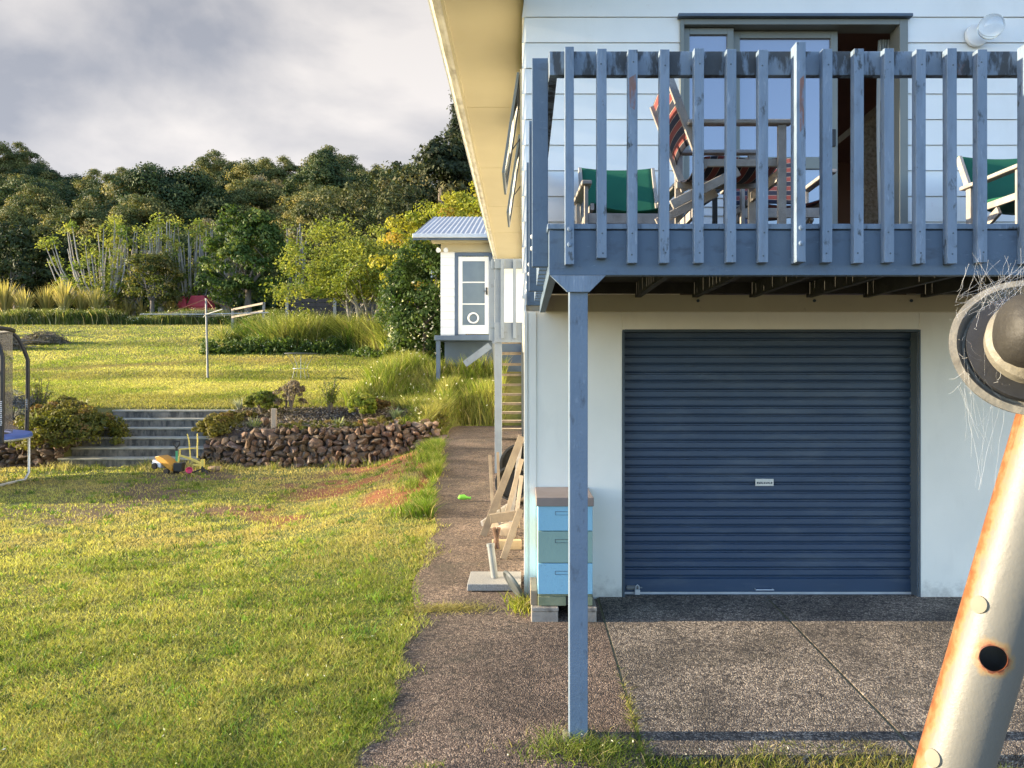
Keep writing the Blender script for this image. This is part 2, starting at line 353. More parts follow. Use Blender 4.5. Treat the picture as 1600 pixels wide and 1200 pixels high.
# driveway slab (exposed aggregate) and side path
def aggregate(name, base, speck, dark):
    m, t, b = newmat(name); n = t.nodes; l = t.links
    tc = n.new('ShaderNodeTexCoord')
    v = n.new('ShaderNodeTexVoronoi'); v.inputs['Scale'].default_value = 125; l.new(tc.outputs['Object'], v.inputs['Vector'])
    cr = n.new('ShaderNodeValToRGB'); e = cr.color_ramp.elements
    e[0].position = 0; e[0].color = (*dark,1); e[1].position = 1; e[1].color = (*speck,1); e2 = e.new(.62); e2.color = (*base,1)
    sx = n.new('ShaderNodeSeparateColor'); l.new(v.outputs['Color'], sx.inputs[0]); l.new(sx.outputs[0], cr.inputs[0])
    nz = n.new('ShaderNodeTexNoise'); nz.inputs['Scale'].default_value = 1.6; nz.inputs['Detail'].default_value = 7; nz.inputs['Roughness'].default_value=.65; l.new(tc.outputs['Object'], nz.inputs['Vector'])
    mrr = n.new('ShaderNodeMapRange'); mrr.inputs[1].default_value=.38; mrr.inputs[2].default_value=.62; mrr.inputs[3].default_value=.6; mrr.inputs[4].default_value=1.35; l.new(nz.outputs[0], mrr.inputs[0])
    mm = n.new('ShaderNodeMixRGB'); mm.blend_type='MULTIPLY'; mm.inputs[0].default_value=1; l.new(cr.outputs[0], mm.inputs[1]); l.new(mrr.outputs[0], mm.inputs[2])
    n4 = n.new('ShaderNodeTexNoise'); n4.inputs['Scale'].default_value = 28; n4.inputs['Detail'].default_value = 5; l.new(tc.outputs['Object'], n4.inputs['Vector'])
    r4 = n.new('ShaderNodeMapRange'); r4.inputs[1].default_value=.54; r4.inputs[2].default_value=.62; r4.inputs[4].default_value=.75; l.new(n4.outputs[0], r4.inputs[0])
    m4 = n.new('ShaderNodeMixRGB'); l.new(r4.outputs[0], m4.inputs[0]); l.new(mm.outputs[0], m4.inputs[1]); m4.inputs[2].default_value=(*[c*.35 for c in dark],1)
    n5 = n.new('ShaderNodeTexNoise'); n5.inputs['Scale'].default_value = 3.2; n5.inputs['Detail'].default_value = 9; n5.inputs['Roughness'].default_value = .7; mp5 = n.new('ShaderNodeMapping'); mp5.inputs['Scale'].default_value = (.6,1.3,1); mp5.inputs['Location'].default_value = (4,2,0); l.new(tc.outputs['Object'], mp5.inputs[0]); l.new(mp5.outputs[0], n5.inputs['Vector'])
    r5 = n.new('ShaderNodeMapRange'); r5.inputs[1].default_value=.52; r5.inputs[2].default_value=.68; r5.inputs[4].default_value=.65; l.new(n5.outputs[0], r5.inputs[0])
    m5 = n.new('ShaderNodeMixRGB'); l.new(r5.outputs[0], m5.inputs[0]); l.new(m4.outputs[0], m5.inputs[1]); m5.inputs[2].default_value=(.06,.05,.035,1)
    l.new(m5.outputs[0], b.inputs['Base Color']); b.inputs['Roughness'].default_value=.9
    bp = n.new('ShaderNodeBump'); bp.inputs['Strength'].default_value=1; bp.inputs['Distance'].default_value=.007
    ad = n.new('ShaderNodeMath'); ad.operation='ADD'; l.new(v.outputs['Distance'], ad.inputs[0]); l.new(n4.outputs[0], ad.inputs[1]); 
    bp.invert = True; l.new(ad.outputs[0], bp.inputs['Height']); l.new(bp.outputs[0], b.inputs['Normal'])
    return m
m_agg = aggregate('exposed_aggregate', (.125,.10,.078), (.40,.335,.26), (.06,.046,.038))
m_pathc = aggregate('earthy_path_concrete', (.115,.076,.055), (.28,.21,.155), (.052,.035,.026))
def slab(name, x0f, x1f, y0, y1, lift, label, nx=16, ny=60, mat=None):
    yy = np.linspace(y0, y1, ny); V = []
    for y in yy:
        a0, a1 = x0f(y), x1f(y)
        for x in np.linspace(a0, a1, nx): V.append((x, y, lift(x, y)))
    V = np.array(V); id_ = np.arange(len(V)).reshape(ny, nx)
    top = np.stack([id_[:-1,:-1], id_[:-1,1:], id_[1:,1:], id_[1:,:-1]], -1).reshape(-1,4)
    # skirt
    loop = list(id_[0,:])+list(id_[1:,-1])+list(id_[-1,-2::-1])+list(id_[-2:0:-1,0])
    n0 = len(V); low = V[loop].copy(); low[:,2] -= .1; V = np.concatenate([V, low]); k = len(loop)
    sk = np.array([(loop[i], n0+i, n0+(i+1)%k, loop[(i+1)%k]) for i in range(k)])
    o = npmesh(name, V, np.concatenate([top, sk]), mat or m_agg, loc=(float(V[:,0].mean()), float(V[:,1].mean()), float(V[:,2].min())))
    return tag(o, label, 'paving', kind='structure')
pl = lambda x, y: .042*(min(y, 6)-6)+.012
j1 = lambda y: .56-.0*(y)          # joint one, x = .56
slab('driveway', lambda y: .588, lambda y: 1.888, 3.68, 6.06, pl, 'middle bay of the stony concrete driveway in front of the garage door')
slab('driveway', lambda y: 1.910, lambda y: 7.5, 3.68, 6.06, pl, 'right bay of the stony concrete driveway right of the diagonal-looking joint')
def pathedge(y): return float(-.80-.078*(max(y,6)-6)+.02*(6-min(y,6))+.035*math.sin(y*1.7)+.025*math.sin(y*4.6+1))-.03
slab('path', pathedge, lambda y: .57 if y < 6.0 else .05, 3.30, 17.2, lambda x, y: (.042*(min(y,6)-6)+.06*max(0, min(y,17)-6)+.010), 'stony concrete path running back along the side of the house', nx=14, ny=200, mat=m_pathc)
jt = MB()
for x in (.579, 1.899):
    jt.sheet([[Vector((x-.0095,y,pl(x,y)-.007)), Vector((x+.0105,y,pl(x,y)-.007))] for y in np.linspace(3.68,6,20)])
tag(jt.build('joint_filler', MAT('joint_moss',(.26,.22,.13),(.12,.12,.06),30,.95,.5,80)), 'dark soil filled joints between the concrete bays', 'joint', kind='structure')

# ------------------------------------------------------------------ grass
def blades(x, y, z, h, wd, lean, col, nseg=2):
    n = len(x); th = rng.uniform(0, 2*np.pi, n); wx = np.cos(th)*wd/2; wy = np.sin(th)*wd/2
    ph = rng.uniform(0, 2*np.pi, n); lx = np.cos(ph)*lean*h; ly = np.sin(ph)*lean*h
    b = np.stack([x, y, z-.01], -1)
    W = np.stack([wx, wy, 0*wx], -1); Lm = np.stack([lx*.3, ly*.3, h*.55], -1); Lt = np.stack([lx, ly, h], -1)
    V = np.stack([b-W, b+W, b+Lm+W*.8, b+Lm-W*.8, b+Lt], 1).reshape(-1, 3)
    i0 = np.arange(n)*5
    F = np.concatenate([np.stack([i0, i0+1, i0+2], -1), np.stack([i0, i0+2, i0+3], -1), np.stack([i0+3, i0+2, i0+4], -1)])
    Cc = np.repeat(col, 5, axis=0)
    return V, F, Cc
def quadleaves(p, size, aspect, col, tri=False, up=.0, flat=None):
    n = len(p)
    nrm = rng.normal(0, 1, (n, 3)); nrm[:, 2] = np.abs(nrm[:, 2])+up
    if flat is not None: nrm = nrm+flat
    nrm /= np.linalg.norm(nrm, axis=1)[:, None]
    a = np.cross(nrm, rng.normal(0, 1, (n, 3))); a /= np.linalg.norm(a, axis=1)[:, None]; b = np.cross(nrm, a)
    s = np.asarray(size)[:, None]
    V = np.stack([p-a*s, p-b*s*aspect*.5, p+a*s, p+b*s*aspect*.5], 1).reshape(-1, 3)
    K = np.repeat(col, 4, axis=0)
    i0 = np.arange(n)*4
    if tri: F = np.concatenate([np.stack([i0, i0+1, i0+2], -1), np.stack([i0, i0+2, i0+3], -1)])
    else: F = np.stack([i0, i0+1, i0+2, i0+3], -1)
    return V, F, K
def merge(lst):
    V = []; F = []; Cc = []; n = 0
    for v, f, c in lst: V.append(v); F.append(f+n); Cc.append(c); n += len(v)
    return np.concatenate(V), np.concatenate(F), np.concatenate(Cc)
def gcol(n, x, y, base=((.115,.15,.018),(.24,.22,.05)), thr=(.38,.66)):
    d = fbm(x*.8, y*.7, 4, 5)+rng.normal(0, .10, n)
    k = ss(thr[0], thr[1], d)[:, None]
    c = np.array(base[0])*(1-k)+np.array(base[1])*k
    c = np.where(rng.uniform(0,1,(n,1)) < .12, np.array([.40,.33,.15]), c)
    return c*rng.uniform(.45, 1.5, (n, 1))
def pe(y): return -.80-.078*(np.maximum(y,6)-6)+.02*(6-np.minimum(y,6))+.035*np.sin(y*1.7)+.025*np.sin(y*4.6+1)
# lower lawn
n = 520000; d = 1/(rng.uniform(1/15.2, 1/2.6, n)); t = rng.uniform(0, 1, n)
xr = pe(d)+.10*np.abs(rng.normal(0,1,n))*ss(.35,.8,fbm(d*3.5,d*0+3,3,9))
xl = -.72*d-.8
x = xl+(xr-xl)*t
sm_ = soil(x, d); keep = rng.uniform(0, 1, n) > np.maximum(sm_*.82, .78*ss(.50,.66,fbm(x*5,d*6,3,19))*(.35+.65*ss(6.5,9,d)))
st = (x > -9.05) & (x < -6.25) & (d > 14.8); keep &= ~st; keep &= (d < 15.0)|(x > -1.9)
x = x[keep]; d = d[keep]; n = len(x)
edge = np.exp(-((xr[keep]-x)/.10)**2)
nn = fbm(x*3, d*3, 3, 21)
h = (.010+.028*nn)*rng.uniform(.5, 1.6, n)*(1+.7*edge*nn)*(1+.03*d)
wd = .0036*np.clip(d/3.6, 1, 4)*rng.uniform(.7, 1.4, n)
cc = gcol(n, x, d, ((.155,.22,.028),(.44,.42,.12)), (.30,.60))
brown = (.10+.90*ss(5.8, 8.2, d))[:, None]*ss(.34,.58,fbm(x*.8,d*1.1,4,77))[:, None]
cc = cc*(1-.72*brown)+np.array([.44,.345,.155])*.72*brown*rng.uniform(.7,1.3,(n,1))
V, F, K = blades(x, d, hgt(x, d), h, wd, rng.uniform(.2, 1.1, n), cc)
tag(npmesh('lawn_grass', V, F, m_grass, K), 'short mown yellow green grass of the lower lawn', 'grass', kind='stuff')
nc_ = 650; cx_ = 1/(rng.uniform(1/14.5, 1/3.2, nc_)); cxx = -.70*cx_+(pe(cx_)-.05+.70*cx_)*rng.uniform(0,1,nc_); x = np.repeat(cxx, 16)+rng.normal(0,.035,nc_*16); d = np.repeat(cx_, 16)+rng.normal(0,.035,nc_*16); n = len(x)
cc = np.repeat(np.array([[.08,.16,.02]])*rng.uniform(.7,1.6,(nc_,1))+np.array([[.06,.03,.01]])*rng.uniform(0,1.5,(nc_,1)), 16, axis=0)*rng.uniform(.7,1.3,(n,1))
V, F, K = blades(x, d, hgt(x, d), rng.uniform(.03,.085,n), .0052*np.clip(d/3.6,1,3), rng.uniform(.4,1.6,n), cc)
fx_ = rng.choice(n, 260); V2 = quadleaves(np.stack([x[fx_], d[fx_], hgt(x[fx_],d[fx_])+.045], -1), rng.uniform(.004,.011,260), .8, np.where(rng.uniform(0,1,(260,1)) < .5, np.array([[.30,.18,.08]]), np.array([[.7,.68,.6]])), tri=True)
V, F, K = merge([(V,F,K), V2]); tag(npmesh('lawn_weeds', V, F, m_grass, K), 'darker weed tufts, clover and fallen leaves dotted through the lower lawn', 'weeds', kind='stuff')
# upper lawn
n = 300000; d = 1/(rng.uniform(1/43., 1/17.0, n)); x = -.72*d-2+(-.5+.72*d+2)*rng.uniform(0, 1, n)
x = np.minimum(x, -.6)
wy = fbm(x*.12+d*.05, d*.55, 3, 41)
cc = gcol(n, x, d, ((.23,.27,.045),(.43,.39,.12)), (.34,.62))
cc = cc*(.75+.5*ss(.3,.7,wy))[:, None]
# scraped earthy strip and a bleached hay patch
strip = ss(.9, .3, np.abs((d-(25.5-(x+15)*-.55))))*ss(-10.5,-12,x)
hay = np.exp(-(((x+9.6)/1.6)**2+((d-28)/1.0)**2))
cc = cc*(1-.6*strip[:,None])+np.array([.22,.17,.10])*.6*strip[:,None]
cc = cc*(1-.8*hay[:,None])+np.array([.40,.30,.12])*.8*hay[:,None]
h = (.03+.035*fbm(x*1.5, d*1.5, 3, 8))*rng.uniform(.6, 1.5, n)
V, F, K = blades(x, d, hgt(x, d), h, .0026*d/3.6*rng.uniform(.7,1.5,n), rng.uniform(.3,1.2,n), cc)
tag(npmesh('upper_lawn_grass', V, F, m_grass, K), 'sunlit mown grass of the sloping upper lawn', 'grass', kind='stuff')

def tuft_field(name, label, n, xf, yf, hrange, wid, cols, lean=(.1,.7), flowers=0, cat='long grass', zoff=0, mask=None, fsize=.03, fcol=(.75,.72,.6)):
    x = xf(n); y = yf(n)
    if mask is not None:
        if mask == 'edge': x = pe(y)-np.abs(x)-.04; k = fbm(x*2,y*1.1,3,44) > .40
        else: k = mask(x, y)
        x = x[k]; y = y[k]
    n = len(x); nn = fbm(x*1.2, y*1.2, 3, 13)
    h = (hrange[0]+(hrange[1]-hrange[0])*ss(.25,.75,nn))*rng.uniform(.55, 1.15, n)
    c = gcol(n, x*2, y*2, cols)
    V, F, K = blades(x, y, hgt(x, y)+zoff, h, wid*rng.uniform(.6,1.4,n), rng.uniform(*lean, n), c)
    parts = [(V, F, K)]
    if flowers:
        i = rng.choice(n, flowers); fv = []; 
        p = np.stack([x[i]+rng.normal(0,.05,flowers), y[i]-.05, hgt(x[i], y[i])+zoff+h[i]*rng.uniform(.8,1.1,flowers)], -1)
        parts.append(quadleaves(p, np.full(flowers, fsize)*rng.uniform(.6,1.3,flowers), 1.0, np.tile(np.array(fcol), (flowers,1)), tri=True))
    V, F, K = merge(parts)
    return tag(npmesh(name, V, F, m_grass, K), label, cat, kind='stuff')
U = lambda a, b: (lambda n: rng.uniform(a, b, n))
# weedy fringe at the bottom of the drive
tuft_field('drive_edge_weeds', 'ragged short weeds and grass along the front edge of the driveway', 26000, U(-1.3, 3.2), U(2.9, 3.80), (.02,.075), .0035, ((.12,.17,.02),(.28,.24,.07)), (.3,1.4), 160, mask=lambda x, y: (fbm(x*3,y*3,3,4) > .30+(y-3.45)*1.0+.10*np.exp(-((x-.0)/.9)**2)), fsize=.006)
tuft_field('path_edge_grass', 'bright longer grass strip between the lawn and the path', 9000, lambda n: rng.normal(0,.20,n), U(8.6, 14.6), (.06,.22), .009, ((.12,.19,.02),(.23,.27,.05)), (.3,1.2), mask='edge')
tuft_field('bank_long_grass', 'long pale green grass on the bank between path and sleepout', 42000, U(-4.2, -.45), U(16.9, 21.5), (.18,.62), .016, ((.17,.22,.03),(.34,.33,.09)), (.1,.7), 150, mask=lambda x, y: (x > -4.4+.5*(y-17)*.0+.8*fbm(x,y,2,2)) & (y > 17.1) & ((y < 18.9)|(x < -2.4)))
tuft_field('bank_foot_grass', 'rough grass and weeds where the stone wall ends beside the path', 9000, U(-2.9, -1.45), U(15.1, 17.3), (.10,.40), .014, ((.13,.19,.03),(.30,.28,.08)), (.2,1.0), 60, mask=lambda x, y: (x > -2.3-.3*fbm(x*2,y*2,2,5)) & (x < pe(y)-.03))
tuft_field('mound_long_grass', 'mound of long rank grass and daisies under the branching tree', 90000, U(-12.8, -4.6), U(27.0, 34), (.25,1.4), .03, ((.07,.13,.02),(.34,.35,.10)), (.2,1.3), 2600, mask=lambda x, y: (y > 29.2-ss(-8,-4,x)*2.0+1.6*fbm(x*.5,y*0,2,6)+ss(-9.5,-12,x)*2.5) , fsize=.03)
tuft_field('far_weed_border', 'dark weedy border with white flowers in front of the flax row', 70000, U(-33, -10), U(40.5, 43.5), (.35,.85), .05, ((.06,.09,.018),(.14,.16,.04)), (.1,.6), 2500, fsize=.035)

# ------------------------------------------------------------------ foliage generators
def puff_crown(npuff, per, rx, rz, puffr, leaf, cols, cz=0, bottom=-.6, top_light=True, gap=.0, seed=0, hollow=.55, shape=None, aspect=1.2):
    """leaf clusters spread through an uneven crown volume; returns arrays"""
    g_ = np.random.default_rng(seed); P_ = []; S_ = []; K_ = []; Fl = []
    lob = g_.uniform(0, 2*np.pi, 6)
    for i in range(npuff):
        u = g_.normal(0, 1, 3); u /= np.linalg.norm(u)
        if u[2] < bottom: u[2] = -u[2]
        r = g_.uniform(hollow, 1.0)**.6
        th = math.atan2(u[1], u[0]); lump = 1+.14*math.sin(2*th+lob[0])+.10*math.sin(3*th+lob[1])+.13*math.sin(4*u[2]+lob[2])
        c = np.array([u[0]*rx*r*lump, u[1]*rx*r*lump, cz+u[2]*rz*r*lump])
        if shape: c = shape(c, g_)
        pr = puffr*g_.uniform(.55, 1.35)
        q = g_.normal(0, 1, (per, 3)); q /= np.linalg.norm(q, axis=1)[:, None]; q[:,2] = np.where(q[:,2] < -.45, -q[:,2], q[:,2])
        q0 = q.copy(); q = q*(g_.uniform(.45, 1, (per, 1)))*pr*np.array([1,1,.8])
        P_.append(q+c); S_.append(np.full(per, leaf)*g_.uniform(.6, 1.4, per)); Fl.append(q0*2.0)
        k = g_.uniform(0, 1); base = np.array(cols[0])*(1-k)+np.array(cols[1])*k
        if g_.random() < .12: base = np.array(cols[2])
        K_.append(base*g_.uniform(.7, 1.3, (per, 1)))
    P_ = np.concatenate(P_); S_ = np.concatenate(S_); K_ = np.concatenate(K_); Fl = np.concatenate(Fl)
    n = len(P_); nrm = Fl+g_.normal(0, .8, (n, 3)); nrm /= np.linalg.norm(nrm, axis=1)[:, None]
    a = np.cross(nrm, g_.normal(0, 1, (n, 3))); a /= np.linalg.norm(a, axis=1)[:, None]; b = np.cross(nrm, a); s = S_[:, None]
    V = np.stack([P_-a*s, P_-b*s*aspect*.5, P_+a*s, P_+b*s*aspect*.5], 1).reshape(-1, 3)
    F = np.arange(n*4).reshape(-1, 4); return V, F, np.repeat(K_, 4, axis=0)
def branchy(mb, p0, d0, L, r, depth, g_, spread=.6, tips=None, curl=.15):
    p = Vector(p0); d = Vector(d0).normalized(); pts = [p.copy()]; rs = [r]; n = 5
    for i in range(n):
        d = (d+Vector((g_.normal(0,curl), g_.normal(0,curl), g_.normal(0,curl)*.6+.04))).normalized(); p = p+d*L/n; pts.append(p.copy()); rs.append(r*(1-.5*(i+1)/n))
    mb.tube(pts, rs, 6)
    if tips is not None and depth <= 1: tips += [pts[-1], pts[-2], pts[-3]]
    if depth > 0:
        for k in range(3 if depth > 1 else 3):
            j = g_.integers(2, n+1); dd = (d+Vector((g_.normal(0,spread), g_.normal(0,spread), g_.normal(0,spread*.5)+.15))).normalized()
            branchy(mb, pts[j], dd, L*.68, rs[j]*.7, depth-1, g_, spread, tips, curl)
DARK = [(.024,.045,.018), (.075,.10,.030), (.20,.18,.055)]
OLIVE = [(.065,.085,.028), (.17,.165,.046), (.29,.24,.075)]
def make_tree(name, label, cat, crown, trunk_h, trunk_r, loc, group=None, mat=None, seed=1, bark=None, limbs=4, crz=0):
    root = thing(name, label, cat, loc, group); L = Vector(loc); g_ = np.random.default_rng(seed)
    mb = MB(); mb.tube([L+Vector((0,0,-.4)), L+Vector((g_.normal(0,.08)*trunk_h*.1, 0, trunk_h*.5)), L+Vector((0,0,trunk_h))], [trunk_r*1.25, trunk_r, trunk_r*.75], 8)
    for i in range(limbs):
        th = 2*math.pi*i/limbs+g_.uniform(-.4,.4); branchy(mb, L+Vector((0,0,trunk_h*g_.uniform(.75,.98))), (math.cos(th)*.7, math.sin(th)*.7, .8), trunk_h*.8+crz*.4, trunk_r*.5, 1, g_)
    mb.build('trunk', bark or m_bark, root, smooth=True)
    V, F, K = crown; V = V+np.array(L[:])
    npmesh('crown', V, F, mat or m_leafdark, K, parent=root)
    return root

# forest prototypes
protos = []
specs = [
 dict(npuff=170, per=230, rx=5.2, rz=5.6, puffr=1.45, hollow=.75, leaf=.15, cols=DARK, cz=8.0, seed=1),
 dict(npuff=150, per=230, rx=4.4, rz=6.6, puffr=1.3, hollow=.75, leaf=0.128, cols=OLIVE, cz=8.6, seed=2),
 dict(npuff=150, per=230, rx=5.8, rz=4.3, puffr=1.5, hollow=.75, leaf=0.141, cols=DARK, cz=7.0, seed=3),
 dict(npuff=110, per=200, rx=3.5, rz=6.0, puffr=1.0, leaf=0.122, cols=[(.15,.13,.075),(.26,.22,.13),(.32,.27,.17)], cz=8.0, seed=4, hollow=.4),
 dict(npuff=130, per=200, rx=3.2, rz=7.4, puffr=1.0, leaf=0.128, cols=DARK, cz=9.0, seed=5, shape=lambda c, g_: np.array([c[0]*(1.3-.05*c[2]), c[1]*(1.3-.05*c[2]), c[2]*.85+1]))]
labs = ['broad dark green native tree in the bush covering the hillside', 'olive green native tree with sunlit clumps in the hillside bush', 'low spreading dark tree in the hillside bush', 'pale brownish green feathery tree in the hillside bush', 'tall pointed dark tree in the hillside bush']
nms = ['native_tree','olive_tree_crown','spreading_tree','pale_tree','pointed_tree']
nms = ['native_tree','totara_tree','spreading_tree','pale_tree','pointed_tree']
grps = ['broad dark trees of the hillside bush','olive trees of the hillside bush','spreading trees of the hillside bush','pale trees of the hillside bush','pointed trees of the hillside bush']
rows = [(64, 8, 7), (74, 8, 8), (86, 8, 9), (98, 8.3, 11), (110, 8.6, 11), (122, 8.8, 12), (134, 9, 13), (147, 9, 14), (160, 9, 14)]
seen = {}; used = [False]*5; fr = np.random.default_rng(99); cnt = 0
for ri, (d0, sp, _) in enumerate(rows):
    x0 = -.80*d0-8; x1 = .02*d0+8
    x = x0+fr.uniform(0, sp*.7)
    while x < x1:
        dd = d0+fr.uniform(-4.5, 4.5); s = fr.uniform(.58, .98)
        if d0 < 80: s *= .72
        k = int(fr.choice(5, p=[.34,.26,.2,.07,.13]))
        px = 818+1200*x/dd
        if d0 > 140 and px < 110: s *= 1.3
        if d0 > 115 and 115 < px < 175: s *= .62
        loc = Vector((x, dd, H(x, dd)-.6))
        if not used[k]:
            o = make_tree(nms[k], labs[k], 'tree', puff_crown(**specs[k]), 5.0, .32, loc, grps[k], seed=k+3, limbs=4); protos.append(o); used[k] = o
        else:
            o = copy_tree(used[k]); o.location = loc
        o.scale = (s*fr.uniform(.9,1.15), s*fr.uniform(.9,1.15), s*fr.uniform(.9,1.05)); o.rotation_euler.z = fr.uniform(0, 6.28); cnt += 1
        lm = [(40,'at the far left'),(110,'above the flax row'),(200,'above the leftmost pollards'),(290,'above the red playhouse'),(370,'above the washing line'),(450,'above the rounded tree'),(540,'left of the branching tree'),(640,'above the branching tree'),(740,'above the sleepout'),(9999,'behind the house')]
        wh = next(t_ for m__, t_ in lm if px < m__); dp = {64:'at the bush foot',74:'low on the bushy hill',86:'in the lower bush',98:'in the middle bush',110:'halfway up the bush',122:'in the upper bush',134:'high in the bush',147:'just below the bush skyline',160:'on the bush skyline'}[d0]
        o['label'] = ['broad dark green tree','olive green tree','low spreading dark tree','pale feathery tree','tall narrow dark tree'][k]+' '+dp+' '+wh
        seen[o['label']] = seen.get(o['label'], 0)+1
        if seen[o['label']] > 1: o['label'] = o['label']+', '+['','','second','third','fourth','fifth'][seen[o['label']]]+' from left'
        x += sp*fr.uniform(.72, 1.05)*(s if d0 < 80 else 1)
print('forest', cnt)
# forest floor shrubs as one mass
n = 60000; yy = rng.uniform(56, 165, n); xx = rng.uniform(-.82, .08, n)*yy
k = rng.uniform(0,1,(n,1))
V, F, K = quadleaves(np.stack([xx, yy, hgt(xx,yy)+rng.uniform(0,2.2,n)], -1), np.full(n,.38)*rng.uniform(.5,1.3,n), 1.2, (np.array(DARK[0])*(1-k)+np.array(DARK[1])*k))
tag(npmesh('undergrowth', V, F, m_leafdark, K), 'dark undergrowth under the hillside bush', 'undergrowth', kind='stuff')

# tall conifer right of the hill
def conifer(c, g_): 
    f = max(.12, 1-(c[2])/19.5); th = math.atan2(c[1], c[0]); r = math.hypot(c[0], c[1])/4.2*f*4.2
    return np.array([math.cos(th)*r, math.sin(th)*r, c[2]])
V, F, K = puff_crown(210, 80, 4.6, 9.3, .85, .17, [(.016,.026,.012),(.035,.046,.018),(.07,.075,.03)], cz=9.8, seed=21, shape=conifer, hollow=.35, bottom=-1, aspect=.8)
make_tree('conifer', 'very tall dark conifer rising beside the house eave', 'tree', (V, F, K), 17, .4, PG(722, 62), seed=5, limbs=0)
V, F, K = puff_crown(120, 80, 4.2, 7.0, 1.0, .18, [(.02,.03,.012),(.04,.05,.018),(.09,.085,.03)], cz=7.5, seed=22, shape=lambda c, g_: np.array([c[0]*(1.3-.06*c[2]), c[1]*(1.3-.06*c[2]), c[2]]))
make_tree('conifer', 'shorter dark conifer in front of the very tall one', 'tree', (V, F, K), 10, .35, PG(690, 58), seed=6, limbs=0)

# pollarded trees with bare upright poles
def pollard(px, d, h, wdt, seed, label, nst=16, leafy=1.0, lean=0):
    base = PG(px, d); root = thing('pollarded_tree', label, 'tree', base, None); g_ = np.random.default_rng(seed)
    mb = MB(); mb.tube([base+Vector((0,0,-.3)), base+Vector((.05,0,.7)), base+Vector((0,0,1.3))], [.30,.24,.2], 8)
    tips = []; mids = []
    for i in range(nst):
        th = g_.uniform(0, 6.28); rad = wdt*math.sqrt(g_.uniform(.05,1)); dx = rad*math.cos(th)+lean*rad; dy = rad*math.sin(th)*.7
        hh = h*g_.uniform(.75,1.03)*(1-.25*(rad/wdt)**2)
        p0 = base+Vector((0,0,g_.uniform(.6,1.3))); k1 = base+Vector((dx*.62,dy*.6,hh*.40)); k2 = base+Vector((dx*.85,dy*.8,hh*.66)); k3 = base+Vector((dx*1.02+g_.normal(0,.08),dy,hh))
        r = g_.uniform(.035,.06); mb.tube([p0, p0.lerp(k1,.5)+Vector((dx*.08,0,0)), k1, k2, k3], [r*1.6, r*1.3, r, r*.8, r*.5], 6)
        if g_.random() < .6*leafy: tips.append(k3)
        if g_.random() < .8*leafy: mids.append(k1.lerp(k2, g_.random()))
        if g_.random() < .5*leafy: mids.append(p0.lerp(k1, g_.random()))
    mb.build('trunk', m_palebark, root, smooth=True)
    pts = []; sz = []; kk = []
    for c in tips+mids:
        m_ = int(90*g_.uniform(.5,1.3)); rr = .42*g_.uniform(.6,1.3); q = g_.normal(0,1,(m_,3))*rr*np.array([.6,.6,.38]); q[:,2] -= .3*(q[:,0]**2+q[:,1]**2)/rr
        pts.append(q+np.array(c[:])); sz.append(g_.uniform(.05,.11,m_)); k = g_.uniform(0,1); kk.append((np.array([.14,.20,.04])*(1-k)+np.array([.34,.34,.08])*k)*g_.uniform(.7,1.3,(m_,1)))
    V, F, K = quadleaves(np.concatenate(pts), np.concatenate(sz), 1.1, np.concatenate(kk), up=.5)
    npmesh('crown', V, F, m_leaf, K, parent=root)
pollard(165, 46, 6.4, 2.6, 1, 'leftmost pollarded tree, fanning branches with leafy tips', 38, 1.3, -.35)
pollard(205, 47, 6.6, 1.5, 2, 'pollarded tree with dense bare grey poles second from the left', 40, .5)
pollard(252, 46, 6.9, 1.0, 3, 'pollarded tree with reddish brown withered tips in the middle of the row', 28, .8)
pollard(300, 47, 6.4, 1.6, 4, 'pollarded tree with yellow green tufts left of the rounded dark tree', 34, 1.0)
pollard(352, 47.5, 6.6, 1.6, 5, 'pollarded tree with bare poles rising just behind the rounded dark tree', 34, .4)
pollard(463, 47.5, 6.4, 1.1, 6, 'rightmost pollarded tree, bare poles right of the rounded dark tree', 14, .15)
V, F, K = puff_crown(60, 90, 1.5, 1.6, .5, .075, [(.07,.09,.02),(.13,.13,.035),(.17,.15,.05)], cz=2.3, seed=31)
make_tree('small_tree', 'small dull green tree under the middle of the pollarded row', 'tree', (V, F, K), 1.5, .14, PG(238, 44.5), mat=m_leaf, seed=9)
V, F, K = puff_crown(190, 110, 2.05, 2.75, .55, .085, [(.045,.082,.018),(.085,.13,.026),(.15,.185,.045)], cz=3.6, bottom=-.9, seed=32, hollow=.7)
make_tree('round_tree', 'rounded dense dark green tree beside the pollarded row', 'tree', (V, F, K), 2.2, .2, PG(388, 44), mat=m_leaf, seed=10)
for (px, d, s, lab) in ((25, 50, 1.0, 'dark shrubby tree behind the flax at the far left'), (-30, 52, 1.3, 'dark tree just outside the left end of the flax row'), (90, 54, .9, 'low dark tree behind the leftmost pollarded tree')):
    V, F, K = puff_crown(90, 90, 2.8*s, 2.6*s, .75, .12, [(.022,.035,.012),(.05,.065,.02),(.08,.09,.03)], cz=3.0*s, bottom=-.9, seed=int(px+50))
    make_tree('dark_tree', lab, 'tree', (V, F, K), 2.0, .2, PG(px, d), seed=int(px+60))
for (px, d, s, lab) in ((610, 46, 1.25, 'olive tree with sunlit crown behind the branching tree'), (560, 50, 1.1, 'dark olive tree behind the top of the branching tree'), (500, 50, 1.0, 'dark tree between the pollards and the branching tree')):
    V, F, K = puff_crown(100, 90, 2.6*s, 3.4*s, .7, .10, [(.04,.052,.018),(.085,.09,.03),(.15,.13,.05)], cz=4.2*s, bottom=-.9, seed=int(px))
    make_tree('olive_tree', lab, 'tree', (V, F, K), 2.6, .2, PG(px, d), seed=int(px+1))

